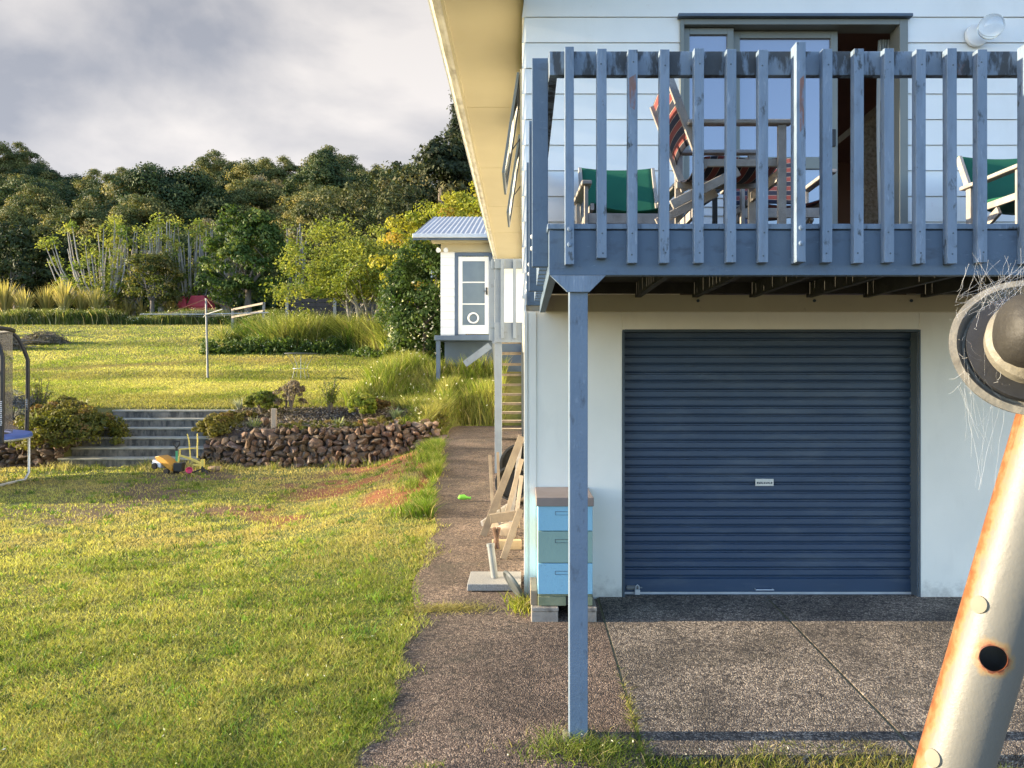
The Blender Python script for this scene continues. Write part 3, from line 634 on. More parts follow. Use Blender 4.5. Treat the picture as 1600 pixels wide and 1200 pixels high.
# branching citrus-like tree with real limbs
base = PG(562, 31.5); root = thing('branching_tree', 'open crowned yellow green tree with pale twisting branches on the grassy mound', 'tree', base)
g_ = np.random.default_rng(5); mb = MB(); tips = []
for i in range(6):
    th = i*1.05+.3; branchy(mb, base+Vector((g_.normal(0,.15),g_.normal(0,.15),-.1)), (math.cos(th)*.65+.05, math.sin(th)*.5, .9), 2.6, .10, 2, g_, .75, tips, .16)
mb.build('trunk', m_palebark, root, smooth=True)
pts = []; sz = []; kk = []
tips += [base+Vector((g_.uniform(-3.3,2.1), g_.uniform(-1.8,1.8), g_.uniform(1.3,5.0))) for _ in range(150)]
for c in tips:
    cc_ = Vector(c)-base; 
    if cc_.z > 5.2: continue
    e = ((cc_.x+.5)/3.1)**2+(cc_.y/2.6)**2+((cc_.z-2.9)/2.3)**2
    if e > 1.05 or (cc_.z < 2.1 and abs(cc_.x+.2) < 1.7): continue
    m_ = 105; rr = .34*g_.uniform(.6,1.3); q = g_.normal(0,1,(m_,3))*rr*np.array([.8,.8,.5]); pts.append(q+np.array(c[:])); sz.append(g_.uniform(.045,.09,m_))
    k = g_.uniform(0,1); kk.append((np.array([.12,.165,.028])*(1-k)+np.array([.31,.31,.065])*k)*g_.uniform(.7,1.35,(m_,1)))
V, F, K = quadleaves(np.concatenate(pts), np.concatenate(sz), 1.0, np.concatenate(kk), up=.3)
npmesh('crown', V, F, m_leaf, K, parent=root)
print('tips', len(tips))

# clipped hedge dome and flowering shrub by the sleepout
V, F, K = puff_crown(300, 150, 2.95, 3.3, .40, .05, [(.22,.26,.025),(.38,.33,.04),(.42,.28,.05)], cz=2.3, seed=41, hollow=.8, bottom=-.9)
make_tree('golden_tree', 'domed golden green tree behind the sleepout roof', 'tree', (V, F, K), 2.0, .2, PG(738, 27.5), mat=m_leaf, seed=12)
V, F, K = puff_crown(210, 130, 1.0, 1.65, .33, .045, [(.03,.06,.014),(.06,.10,.022),(.09,.13,.03)], cz=1.55, seed=42, hollow=.75, bottom=-1.2)
b0 = PG(664, 21.3); r_ = make_tree('flowering_shrub', 'dark green flowering shrub against the left wall of the sleepout', 'shrub', (V, F, K), 1.2, .08, b0, mat=m_leaf, seed=13)
n = 900; th = rng.uniform(0, 6.28, n); zz = rng.uniform(.15, 2.4, n)*rng.uniform(.3,1,n); rr = 1.03*np.sqrt(np.clip(1-((zz-1.55)/1.9)**2,0,1))*rng.uniform(.92,1.08,n)
cl = fbm(th*3, zz*2.5, 2, 3) > .45; th, zz, rr = th[cl], zz[cl], rr[cl]; n = len(th)
V, F, K = quadleaves(np.stack([b0.x+np.cos(th)*rr, b0.y+np.sin(th)*rr, b0.z+zz], -1), rng.uniform(.02,.05,n), 1.3, np.tile([.72,.70,.55], (n,1)))
o = npmesh('blossom', V, F, m_leaf, K, parent=r_); o['kind'] = 'stuff'
V, F, K = puff_crown(130, 110, 1.4, 1.5, .40, .055, [(.035,.065,.014),(.07,.11,.022),(.12,.15,.03)], cz=1.4, seed=43, hollow=.7, bottom=-1)
make_tree('leafy_shrub', 'tall mid green shrub between branching tree and golden tree', 'shrub', (V, F, K), 1.5, .1, PG(655, 27), mat=m_leaf, seed=14)

# flax row
def sword_plant(name, label, cat, base, n, h, wd, cols, spread=.5, seed=0, group=None, zbase=None, seg=5):
    g_ = np.random.default_rng(seed); V = []; F = []; K = []; root = None
    for i in range(n):
        th = g_.uniform(0, 6.28); hh = h*g_.uniform(.6,1.1); sp = spread*g_.uniform(.15,1); w0 = wd*g_.uniform(.7,1.2)
        side = np.array([-math.sin(th), math.cos(th), 0]); o0 = np.array([math.cos(th), math.sin(th), 0])
        c = np.array(cols[0])+(np.array(cols[1])-np.array(cols[0]))*g_.random()
        n0 = len(V)
        for j in range(seg+1):
            t = j/seg; p = np.array(base[:])+o0*(hh*sp*(t**1.7)+.04)+np.array([0,0,hh*(t-.45*sp*t**3)])
            wj = w0*(1-t**2.2)*.5+.001; V += [p-side*wj, p+side*wj]; K += [c*(.75+.4*t)]*2
        F += [(n0+2*j, n0+2*j+1, n0+2*j+3, n0+2*j+2) for j in range(seg)]
    o = npmesh(name, np.array(V), np.array(F), m_leaf, np.array(K), loc=base[:])
    return tag(o, label, cat, group)
fx = [-25, 8, 38, 72, 100, 128, 150]
for i, px in enumerate(fx):
    sword_plant('flax_clump', ['golden flax clump partly cut by the left edge of the photo','flax clump at the very left end of the visible row','golden flax clump second in the far row','tall golden flax clump third in the far row','tallest golden flax clump in the middle of the far row','golden flax clump beside the last one of the row','last flax clump at the right end of the tall row'][i], 'flax', PG(px, 44+ (i%2)*.8), 220, 2.3*(1.0+.15*math.sin(i*2)), .10, ((.22,.20,.05),(.62,.50,.20)), .42, i, 'flax clumps along the far lawn edge')
for i, px in enumerate([178, 200, 222, 268]):
    sword_plant('flax_clump', ['small pale flax clump under the leftmost pollard','small pale flax clump between the two left pollards','small pale flax clump under the dull green small tree','small pale flax clump just left of the red playhouse'][i], 'flax', PG(px, 45.5), 90, 1.6, .09, ((.20,.17,.05),(.38,.30,.12)), .5, 20+i, 'smaller flax clumps under the pollards')

# ------------------------------------------------------------------ far yard things
# playhouse
b0 = PG(300, 46); b0.z = P(300, 490, 46).z-.5
root = thing('playhouse', 'red plastic children playhouse behind the washing line', 'playhouse', b0)
x0 = b0.x; y0 = b0.y; z0 = b0.z
m_ = MB(); m_.box(x0-.25, x0+.95, y0, y0+1.1, z0, z0+.9); m_.build('body', m_redpl, root, .03)
m_ = MB(); m_.prism([(x0-.95,z0+.85),(x0-.3,z0+.85),(x0-.45,z0+1.55),(x0-.7,z0+1.5)],'y',y0,y0+1); m_.prism([(x0-.32,z0+.9),(x0+1.0,z0+.9),(x0+.75,z0+1.58),(x0-.05,z0+1.58)],'y',y0-.05,y0+1.15); m_.build('roof', m_redpl, root, .02)
m_ = MB(); m_.box(x0+.0, x0+.35, y0-.02, y0+.01, z0+.3, z0+.7); m_.box(x0+.5, x0+.8, y0-.02, y0+.01, z0+.3, z0+.7); m_.build('window', m_black, root)
# debris piles
def brush_pile(px, d, w, h, seed, label):
    base = PG(px, d); g_ = np.random.default_rng(seed); root = thing('brush_pile', label, 'brush pile', base)
    n = 5000; th = g_.uniform(0,6.28,n); r = np.sqrt(g_.uniform(0,1,n)); zz = h*(1-r**2)*g_.uniform(.2,1,n)
    Pp = np.stack([base.x+w*r*np.cos(th), base.y+w*.6*r*np.sin(th), base.z+zz], -1); k = g_.uniform(0,1,(n,1))
    V, F, K = quadleaves(Pp, g_.uniform(.03,.10,n), .35, np.array([.10,.08,.055])*(1-k)+np.array([.30,.25,.17])*k)
    npmesh('debris', V, F, m_leafdark, K, parent=root)
    mb = MB()
    for i in range(26):
        a = base+Vector((g_.normal(0,w*.4), g_.normal(0,w*.25), g_.uniform(0,h*.7))); mb.tube([a, a+Vector((g_.normal(0,.35), g_.normal(0,.2), g_.uniform(.0,.28))), a+Vector((g_.normal(0,.6), g_.normal(0,.3), g_.uniform(.0,.4)))], [.02,.015,.008], 5)
    mb.build('branch', m_bark, root)
brush_pile(68, 33, 1.15, .52, 1, 'long low brush pile of grey cuttings on the upper lawn')
brush_pile(10, 31, .75, .72, 2, 'taller brush pile at the left edge behind the trampoline')
# rotary clothesline
b0 = PG(325, 23); root = thing('clothesline', 'grey steel rotary clothesline on a single post in the upper lawn', 'clothesline', b0)
zt = P(0, 466, 23).z; za = P(0, 491, 23).z
m_ = MB(); m_.tube([b0+Vector((0,0,-.2)), Vector((b0.x-.06,b0.y,zt))], [.034,.028], 12); m_.build('post', m_galv2, root, smooth=True)
m_ = MB(); hub = Vector((b0.x-.05, b0.y, za))
ends = [Vector((hub.x-1.85,hub.y-.25,za-.02)), Vector((hub.x-.8,hub.y+1.7,za+.05)), Vector((hub.x+1.75,hub.y+.35,za+.08)), Vector((hub.x+1.1,hub.y-1.6,za-.0))]
for e in ends: m_.tube([hub, e], .013, 8)
m_.build('arm', m_galv, root, smooth=True)
m_ = MB()
for f in (.45,.6,.75,.9,1.0):
    for i in range(4): m_.tube([hub.lerp(ends[i], f), hub.lerp(ends[(i+1)%4], f)], .0018, 4)
m_.build('line', m_galv2, root)
m_ = MB()
for e in ends: m_.tube([Vector((hub.x,hub.y,zt-.02)), hub.lerp(e,.6)], .009, 6)
m_.build('stay', MAT('rusty_wire',(.22,.10,.05)), root)
# wire bistro table
b0 = PG(470, 23); root = thing('garden_table', 'round pale metal garden table on thin curved legs on the upper lawn', 'table', b0)
m_ = MB(); tz = b0.z+.74; m_.lathe([(.0,tz),(.47,tz),(.48,tz+.012),(.47,tz+.022),(0,tz+.022)], Matrix.Translation((b0.x,b0.y,0)), 36); m_.build('tabletop', m_galv2, root, smooth=True)
for i in range(4):
    th = math.pi/4+i*math.pi/2; c_, s_ = math.cos(th), math.sin(th)
    m_ = MB(); m_.tube([Vector((b0.x+c_*r, b0.y+s_*r, b0.z+z)) for r, z in ((.44,.74),(.36,.60),(.24,.42),(.20,.30),(.24,.15),(.28,0))], .008, 6); m_.build('leg', m_galv2, root, smooth=True)
m_ = MB(); m_.lathe([(0,b0.z+.30),(.24,b0.z+.30),(.24,b0.z+.31),(0,b0.z+.31)], Matrix.Translation((b0.x,b0.y,0)), 24); m_.tube([(b0.x,b0.y,b0.z),(b0.x,b0.y,b0.z+.74)], .01, 6); m_.build('shelf', m_galv, root)
# timber rail and dark fence, white shed
r0 = P(362,484,36); r1 = P(411,474,35); root = thing('rail_fence', 'short sloping timber rail fence left of the dark board fence', 'fence', (r1.x,r1.y,r1.z-1.4))
m_ = MB(); m_.beam(r0,r1,.05,.09); m_.beam(r0-Vector((0,0,.35)),r1-Vector((0,0,.35)),.05,.09); m_.build('rail', m_timber, root)
for p in (r0,r1): m_ = MB(); m_.box(p.x-.05,p.x+.05,p.y+.06,p.y+.16,p.z-1.4,p.z+.06); m_.build('post', m_greytim, root)
a0 = P(449,466,38); a1 = P(598,466,38); root = thing('board_fence', 'dark timber board fence behind the long grass mound', 'fence', (a0.x,a0.y,a0.z-2.2))
m_ = MB()
for k in range(8): m_.box(a0.x,a1.x,a0.y,a0.y+.04,a0.z-.22*(k+1)+.02,a0.z-.22*k)
m_.build('board', m_dkwood, root)
for t in (0,.5,1): x_ = a0.x+(a1.x-a0.x)*t; m_ = MB(); m_.box(x_-.07,x_+.07,a0.y-.10,a0.y-.005,a0.z-2.2,a0.z+.08); m_.build('post', m_greytim, root)
s0 = P(602,420,42); s1 = P(650,420,42); root = thing('shed', 'white corrugated shed seen through the shrubs', 'shed', (s0.x,s0.y,s0.z-3.4))
m_ = MB(); xx_ = np.arange(s0.x, s1.x+1.5, .05)
m_.sheet([[Vector((x_, s0.y+.02*math.sin(x_*40), s0.z-3.4)), Vector((x_, s0.y+.02*math.sin(x_*40), s0.z))] for x_ in xx_]); m_.build('wall', m_white, root, smooth=True)
m_ = MB(); m_.box(s0.x-.2,s1.x+1.8,s0.y-.3,s0.y+3,s0.z,s0.z+.12); m_.build('roof', m_roofcor, root)
s0 = P(598,462,40); s1 = P(648,462,40); root = thing('rail_fence', 'dark two rail fence in front of the white shed', 'fence', (s0.x,s0.y,s0.z-1.8))
m_ = MB(); 
for k in range(4): m_.box(s0.x,s1.x,s0.y,s0.y+.05,s0.z-.40*k-.13,s0.z-.40*k)
m_.build('rail', m_dkwood, root)
for x_ in (s0.x+.05, s0.x+.62, s1.x): m_ = MB(); m_.box(x_,x_+.12,s0.y+.06,s0.y+.16,s0.z-1.8,s0.z+.05); m_.build('post', m_dkwood, root)

# ------------------------------------------------------------------ steps, stone walls, garden bed
m_tread = MAT('pale_tread_concrete', (.46,.43,.34), (.28,.26,.20), 5, .9, .4, 60, [((.20,.20,.15), 9, (1,1,1), .56, .74, .6)])  # tread slabs, paler than the step bodies below them
root = thing('garden_steps', 'six wide concrete garden steps up to the upper lawn', 'steps', (-7.6,14.9,0))
for k in range(6):
    m_ = MB(); y_ = 14.9+.385*k; zt = .172*(k+1)-.034
    m_.box(-9.02+.02*(k%2), -6.30-.015*(k%3), y_, y_+.43 if k < 5 else y_+.45, -.15+.12*k, zt)
    o = m_.build('step', m_concrete, root, .012)
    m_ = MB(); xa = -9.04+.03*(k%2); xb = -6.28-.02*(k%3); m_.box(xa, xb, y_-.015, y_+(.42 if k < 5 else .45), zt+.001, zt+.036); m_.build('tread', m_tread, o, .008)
def rockverts(sub=2):
    bm = bmesh.new(); bmesh.ops.create_icosphere(bm, subdivisions=sub, radius=1); v = np.array([p.co[:] for p in bm.verts]); f = np.array([[q.index for q in fc_.verts] for fc_ in bm.faces]); bm.free(); return v, f
RV, RF = rockverts(3)
def rock(c, s, g_, flat=1.0):
    a = g_.uniform(0, 6.28, 9); v = RV.copy()
    rr = 1+.16*np.sin(2.1*v[:,0]*1.5+a[0])*np.cos(1.7*v[:,1]*1.5+a[1])+.12*np.sin(3.3*v[:,2]+a[2])+.07*np.sin(6*v[:,0]+a[3])*np.sin(5*v[:,2]+a[4])+.04*np.sin(11*v[:,1]+a[5])
    v = v*rr[:, None]
    for _ in range(15):
        nn_ = g_.normal(0,1,3); nn_ /= np.linalg.norm(nn_); lim = g_.uniform(.46,.80); dd_ = v@nn_; ex = np.clip(dd_-lim, 0, None); v = v-ex[:,None]*nn_*.92
    v = v*(1+.03*np.sin(17*v[:,0]+a[6])*np.sin(19*v[:,1]+a[7])*np.sin(15*v[:,2]+a[8]))[:, None]*1.12
    v = v*np.array(s)*np.array([1,1,flat]); e = Euler((g_.uniform(-.35,.35), g_.uniform(-.35,.35), g_.uniform(-.5,.5))).to_matrix()
    v = v@np.array(e).T+np.array(c); col = np.array([1,1,1])*g_.uniform(.65,1.35)*np.array([g_.uniform(.95,1.12),1,g_.uniform(.85,1.05)])
    return v, RF, np.tile(col, (len(v),1))
def rock_wall(name, label, x0, x1, zb, zt, seed, y=15.0):
    g_ = np.random.default_rng(seed); parts = []; lay = 0
    x = x0
    cols_ = 0; zrow = 0
    rows_ = 7
    for r in range(rows_):
        x = x0-g_.uniform(0,.1)
        while x < x1:
            w_ = g_.choice([g_.uniform(.07,.12), g_.uniform(.12,.20), g_.uniform(.20,.34)], p=[.35,.47,.18]); b_, t_ = zb(x), zt(x); hh = (t_-b_)/rows_*1.28*g_.uniform(.75,1.35)
            if t_-b_ < .45 and r % 2: x += w_; continue
            zc = b_+(t_-b_)*(r+.5)/rows_
            parts.append(rock((x+w_/2, y+.03*r+g_.uniform(-.05,.05), zc), (w_*.56, .17, hh*.62), g_)); x += w_*.94
    V, F, K = merge(parts); o = npmesh(name, V, F, m_rock, K, smooth=False, loc=((x0+x1)/2, y, zb(x0)))
    tag(o, label, 'stone wall')
rock_wall('stone_wall', 'dry stone retaining wall of brown rocks right of the garden steps', -6.25, -1.75, lambda x: H(x,14.6)-.04, lambda x: .47+.26*float(ss(-6.3,-5.2,x))+.12*float(ss(-3.5,-2,x)), 3)
rock_wall('stone_wall', 'dry stone retaining wall left of the garden steps behind the trampoline', -13.0, -9.05, lambda x: -.04, lambda x: .62, 4)
bl = [(586,655,.13,16.0,'rounded grey boulder in the bed left of the others'),(582,770,.24,0,'') ]
def boulder(px, py, d, s, label, seed):
    p = P(px, py, d); V, F, K = rock((p.x, p.y, p.z), s, np.random.default_rng(seed)); 
    tag(npmesh('boulder', V, F, m_rock, K*1.25, smooth=True, loc=p[:]), label, 'boulder')
boulder(582, 661, 15.5, (.21,.17,.15), 'large rounded grey boulder on the stone wall left of the spiky plant', 1)
boulder(623, 667, 15.3, (.15,.14,.13), 'pale round boulder at the right end of the stone wall', 2)
boulder(648, 668, 15.3, (.09,.10,.10), 'small boulder right of the pale round one', 3)
boulder(414, 657, 15.5, (.10,.09,.09), 'small dark boulder left of the wooden stake', 4)
boulder(664, 662, 15.5, (.14,.13,.09), 'low reddish boulder where the stone wall meets the grass bank', 5)
tuft_field('stone_wall_weeds', 'thin weeds and moss growing in the gaps of the stone wall', 1500, U(-6.2,-1.8), U(14.83,15.05), (.05,.16), .010, ((.12,.16,.03),(.30,.27,.10)), (.4,1.4), zoff=.0)
tuft_field('bank_foot_fringe', 'grass fringe where the path ends at the bank', 14000, U(-2.7,-.5), U(15.0,17.6), (.15,.42), .014, ((.13,.19,.03),(.32,.31,.09)), (.2,1.1), mask=lambda x,y: (hgt(x,y) > .06*(y-6)+.03)&((x>-2.1)|(y>16.8)))
n = 9000; x = rng.uniform(-12.4,-5.0,n); y = 29.0-ss(-8,-4,x)*2.0+1.6*fbm(x*.5,y_*0 if False else x*0,2,6)+rng.normal(0,.25,n); z = hgt(x,y)+rng.uniform(.02,.62,n)*ss(.2,.6,fbm(x*1.5,y,3,3)); k = rng.uniform(0,1,(n,1))
V1 = quadleaves(np.stack([x,y,z],-1), rng.uniform(.04,.10,n), .8, np.array([.045,.08,.018])*(1-k)+np.array([.12,.17,.035])*k)
i_ = rng.choice(n, 350); V2 = quadleaves(np.stack([x[i_],y[i_]-.1,z[i_]+.08],-1), rng.uniform(.02,.035,350), 1.0, np.tile([.72,.70,.62],(350,1)))
V, F, K = merge([V1, V2]); tag(npmesh('mound_weeds', V, F, m_leaf, K), 'low dark leafy weeds with white flowers at the front of the long grass mound', 'weeds', kind='stuff')
# mulch bark chips
n = 9000; x = rng.uniform(-6.3,-2.0,n); y = rng.uniform(15.1,17.0,n); k = rng.uniform(0,1,(n,1))**2
V, F, K = quadleaves(np.stack([x,y,hgt(x,y)+rng.uniform(.0,.06,n)],-1), rng.uniform(.02,.06,n), .5, np.array([.06,.045,.035])*(1-k)+np.array([.40,.34,.28])*k, up=.3)
tag(npmesh('bark_mulch', V, F, m_leafdark, K), 'dark bark mulch covering the garden bed above the stone wall', 'mulch', kind='stuff')
# wooden stake
p = P(428, 681, 15.4); m_ = MB(); m_.box(p.x-.05,p.x+.05,p.y-.03,p.y+.04,p.z-.15,p.z+.55); tag(m_.build('stake', m_timber, bevel=.008), 'short weathered wooden stake standing in the garden bed', 'stake')
# bed plants
def mound(name, label, cat, px, py, d, w, h, leaf, cols, seed, dens=1.0, mat=None):
    b_ = P(px, py, d); root = thing(name, label, cat, b_)
    V, F, K = puff_crown(int(60*dens), 90, w, h, min(w,h)*.33, leaf, cols, cz=h*.25, seed=seed, hollow=.7, bottom=-.3)
    npmesh('foliage', V+np.array(b_[:]), F, mat or m_leaf, K, parent=root)
    g_ = np.random.default_rng(seed); mb = MB()
    for i in range(7): th = i*.9; mb.tube([b_+Vector((0,0,-.12)), b_+Vector((math.cos(th)*w*.3, math.sin(th)*w*.3, h*.4)), b_+Vector((math.cos(th)*w*.6, math.sin(th)*w*.6, h*.9))], [.02,.012,.006], 5)
    mb.build('stem', m_bark, root)
mound('ground_cover', 'trailing olive green ground cover spilling over the left side of the steps', 'ground cover', 118, 690, 15.35, .80, .50, .028, [(.10,.11,.02),(.18,.165,.03),(.20,.13,.04)], 51, 3.2)
mound('ground_cover', 'olive ground cover rising behind the left stone wall', 'ground cover', 95, 668, 16.2, .9, .4, .028, [(.11,.10,.025),(.17,.15,.03),(.20,.12,.04)], 52, 2.2)
mound('ground_cover', 'yellow green ground cover spilling down the right side of the steps', 'ground cover', 348, 678, 15.6, .42, .30, .025, [(.12,.11,.02),(.19,.16,.03),(.15,.10,.03)], 53, 2.0)
mound('ground_cover', 'second patch of yellow green ground cover at the top right of the steps', 'ground cover', 372, 662, 16.3, .4, .2, .025, [(.12,.11,.02),(.19,.16,.03),(.15,.10,.03)], 54, 1.4)
mound('ground_cover', 'low green and tan creeping plants along the front of the mulch bed', 'ground cover', 500, 668, 15.25, .75, .09, .02, [(.10,.12,.025),(.18,.16,.05),(.24,.18,.08)], 71, 1.2)
mound('ground_cover', 'low creeping plants between the boulders on the right of the bed', 'ground cover', 600, 664, 15.5, .6, .12, .02, [(.10,.11,.025),(.19,.15,.04),(.26,.15,.07)], 72, 1.2)
mound('small_shrub', 'small bushy green and russet shrub at the left of the bed', 'shrub', 408, 636, 16.4, .32, .26, .03, [(.10,.14,.02),(.16,.17,.03),(.20,.12,.04)], 55)
mound('small_shrub', 'low dark green shrub in front of the mulch', 'shrub', 470, 674, 15.5, .28, .12, .022, [(.05,.08,.015),(.12,.14,.02),(.16,.17,.03)], 56)
mound('small_shrub', 'bright green conical shrub behind the large boulder', 'shrub', 566, 645, 16.0, .30, .28, .03, [(.12,.17,.02),(.20,.23,.03),(.24,.25,.05)], 57)
mound('small_shrub', 'brown dry twiggy shrub left of the tall leafy one', 'shrub', 455, 630, 16.3, .26, .42, .02, [(.16,.12,.09),(.24,.19,.13),(.2,.16,.12)], 58, .6)
mound('small_shrub', 'russet low shrub at the back of the bed', 'shrub', 585, 636, 16.7, .34, .14, .022, [(.08,.06,.02),(.12,.08,.025),(.16,.10,.03)], 59)
mound('small_shrub', 'grey silvery shrub by the trampoline pole', 'shrub', 18, 655, 16.2, .42, .42, .02, [(.14,.14,.14),(.22,.22,.21),(.20,.19,.18)], 60, .9)
mound('ground_cover', 'reddish green ground cover at the right end of the bed', 'ground cover', 668, 664, 16.0, .5, .18, .022, [(.12,.12,.02),(.16,.13,.03),(.20,.10,.04)], 61, 1.2)
def sprig(label, px, py, d, h, cols, seed, n=14, spread=.5):
    b_ = P(px, py, d); root = thing('leafy_shrub', label, 'shrub', b_); g_ = np.random.default_rng(seed); mb = MB(); pts=[]; 
    for i in range(n):
        th = g_.uniform(0,6.28); hh = h*g_.uniform(.6,1.05); tip = b_+Vector((math.cos(th)*hh*spread*g_.uniform(.3,1), math.sin(th)*hh*spread*.6, hh)); mid = b_.lerp(tip,.5)+Vector((0,0,.03)); mb.tube([b_+Vector((0,0,-.1)), mid, tip], [.012,.008,.004], 5)
        for t in np.linspace(.3,1.0,12): q = b_.lerp(tip,float(t)); pts.append([q.x+g_.normal(0,.025),q.y+g_.normal(0,.025),q.z+g_.normal(0,.02)]); pts.append([q.x+g_.normal(0,.03),q.y+g_.normal(0,.03),q.z])
    mb.build('stem', m_bark, root); pts = np.array(pts); k = rng.uniform(0,1,(len(pts),1))
    V, F, K = quadleaves(pts, rng.uniform(.03,.06,len(pts)), .55, np.array(cols[0])*(1-k)+np.array(cols[1])*k); npmesh('foliage', V, F, m_leaf, K, parent=root)
sprig('upright leafy shrub with long narrow leaves at the back of the bed', 516, 640, 16.6, .62, ((.09,.13,.02),(.17,.18,.04)), 1, 18)
sprig('grey leaved upright shrub behind the wooden stake', 447, 632, 16.8, .50, ((.14,.14,.09),(.22,.20,.14)), 2, 14)
sprig('tall leafy shrub beside the trampoline on the left wall', 62, 655, 16.4, .85, ((.09,.14,.02),(.20,.20,.06)), 3, 22, .45)
for i, (px, py, d, h, c, lab) in enumerate([(397,676,15.5,.36,((.20,.24,.08),(.34,.34,.14)),'pale green spiky tussock left of the wooden stake'),(528,676,15.5,.38,((.22,.26,.14),(.38,.40,.24)),'silvery spiky plant in the middle of the mulch'),(618,657,15.8,.34,((.20,.26,.14),(.34,.38,.22)),'spiky grey green plant above the pale round boulder'),(374,640,16.9,.30,((.32,.34,.26),(.44,.44,.34)),'silver tussock at the top right corner of the steps'),(58,672,15.6,.5,((.22,.27,.12),(.40,.42,.24)),'variegated spiky plant on the left stone wall'),(130,640,17.0,.26,((.28,.28,.22),(.40,.40,.30)),'small silver tussock at the top left of the steps')]):
    sword_plant('spiky_plant', lab, 'plant', P(px, py, d), 60, h, .022, c, 1.0, 60+i)

# ------------------------------------------------------------------ toys
b0 = PG(262, 13.9); TS = .72; root = thing('toy_dump_truck', 'yellow and white toy dump truck lying tipped on the grass', 'toy truck', b0)
def tipm(b, rz, ry): return Matrix.Translation(b)@Euler((0,R(ry),R(rz))).to_matrix().to_4x4()
Mx = tipm(b0+Vector((0,0,.07)), -20, 18)@Matrix.Scale(.72, 4)
def xbox(mb, M_, *a):
    t = MB().box(*a); mb.add([M_@p for p in t.v], t.f); return mb
m_ = MB(); 
bed = MB().prism([(-.28,.16),(.26,.05),(.26,.20),(-.02,.27),(-.24,.29),(-.36,.22)],'y',-.15,.15); m_.add([Mx@p for p in bed.v], bed.f); m_.build('tipper', MAT('yellow_plastic',(.50,.24,.02),(.40,.19,.02),3,.4), root, .01)
m_ = MB(); xbox(m_,Mx,-.42,-.12,-.13,.13,.0,.13); m_.build('cab', m_white, root, .015)
m_ = MB(); xbox(m_,Mx,-.43,-.20,-.12,.12,.04,.10); m_.build('window', m_black, root)
for (a_, b_) in ((-.28,-.15),(-.28,.15),(.12,-.15),(.12,.15)):
    m_ = MB(); m_.lathe([(.0,-.03),(.075,-.03),(.08,-.01),(.08,.01),(.075,.03),(0,.03)], Mx@Matrix.Translation((a_,b_,.0))@Matrix.Rotation(R(90),4,'X'), 20); m_.build('wheel', m_black, root, smooth=True)
b0 = PG(276, 13.95); root = thing('spade', 'small spade with green shaft and black handle stuck in the grass', 'spade', b0)
m_ = MB(); m_.tube([b0+Vector((0,0,-.1)), b0+Vector((0,0,.18))], .016, 8); m_.box(b0.x-.06,b0.x+.06,b0.y-.01,b0.y+.01,b0.z-.15,b0.z+.12); m_.build('blade', m_black, root, .004)
m_ = MB(); m_.tube([b0+Vector((0,0,.18)), b0+Vector((0,0,.40))], .02, 8); m_.build('shaft', MAT('green_plastic',(.10,.42,.22)), root, smooth=True)
m_ = MB(); q = b0+Vector((0,0,.40)); m_.tube([q, q+Vector((0,0,.05))], .02, 8); m_.tube([q+Vector((0,0,.05)), q+Vector((-.055,0,.12)), q+Vector((-.055,0,.17)), q+Vector((.055,0,.17)), q+Vector((.055,0,.12)), q+Vector((0,0,.05))], .014, 8); m_.build('handle', m_black, root, smooth=True)
ymat = MAT('faded_yellow_steel', (.68,.55,.12), (.55,.45,.12), 6, .5)
b0 = PG(317, 13.8); root = thing('ride_on_digger', 'yellow steel childrens sand digger on a black three footed base', 'toy digger', b0)
m_ = MB(); m_.tube([b0+Vector((0,0,.03)), b0+Vector((0,0,.14))], .03, 10)
for th in (200, 320, 80): m_.tube([b0+Vector((0,0,.09)), b0+Vector((math.cos(R(th))*.2,math.sin(R(th))*.2,.02)), b0+Vector((math.cos(R(th))*.26,math.sin(R(th))*.26,.0))], .014, 8)
m_.build('base', m_black, root, smooth=True)
m_ = MB(); m_.beam(b0+Vector((0,0,.12)), b0+Vector((0,0,.26)), .06,.05); m_.beam(b0+Vector((0,0,.17)), b0+Vector((-.22,0,.27)), .03,.04); m_.beam(b0+Vector((-.22,0,.27)), b0+Vector((-.42,0,.33)), .03,.035); m_.beam(b0+Vector((-.0,0,.15)), b0+Vector((-.18,0,.16)), .03,.03)
m_.beam(b0+Vector((-.42,0,.33)), b0+Vector((-.41,0,.44)), .025,.025); m_.beam(b0+Vector((-.41,0,.44)), b0+Vector((-.13,0,.46)), .02,.02); m_.beam(b0+Vector((-.42,0,.33)), b0+Vector((-.44,0,.20)), .025,.025); m_.build('boom', ymat, root, .003)
for s_ in (-1,1):
    m_ = MB(); m_.tube([b0+Vector((-.16+.04*s_,.05*s_,.28)), b0+Vector((-.17+.05*s_,.05*s_,.50)), b0+Vector((-.19+.055*s_+ .02,.05*s_,.58)), b0+Vector((-.19+.07*s_,.05*s_,.72))], .012, 8); m_.build('lever', ymat, root, smooth=True)
m_ = MB(); m_.prism([(b0.x-.50,b0.z+.06),(b0.x-.36,b0.z+.04),(b0.x-.34,b0.z+.2),(b0.x-.50,b0.z+.2)],'y',b0.y-.08,b0.y+.08); m_.build('bucket', m_black, root, .01)
b0 = PG(296, 13.7); m_ = MB(); m_.lathe([(.015,0),(.045,.0),(.062,.06),(.056,.064),(.04,.01),(.0,.012)], Matrix.Translation(b0+Vector((0,0,.06)))@Euler((R(60),R(30),0)).to_matrix().to_4x4(), 24)
tag(m_.build('toy_bowl', MAT('pink_plastic',(.62,.08,.18)), smooth=True), 'small pink toy bowl between the toy truck and the digger', 'toy')
p = PG(338, 14.2); V, F, K = rock((p.x,p.y,p.z+.05), (.16,.12,.05), np.random.default_rng(8)); tag(npmesh('flat_stone', V, F, m_rock, K*2.0, smooth=True, loc=p[:]), 'pale flat stone at the foot of the wall beside the digger', 'stone')
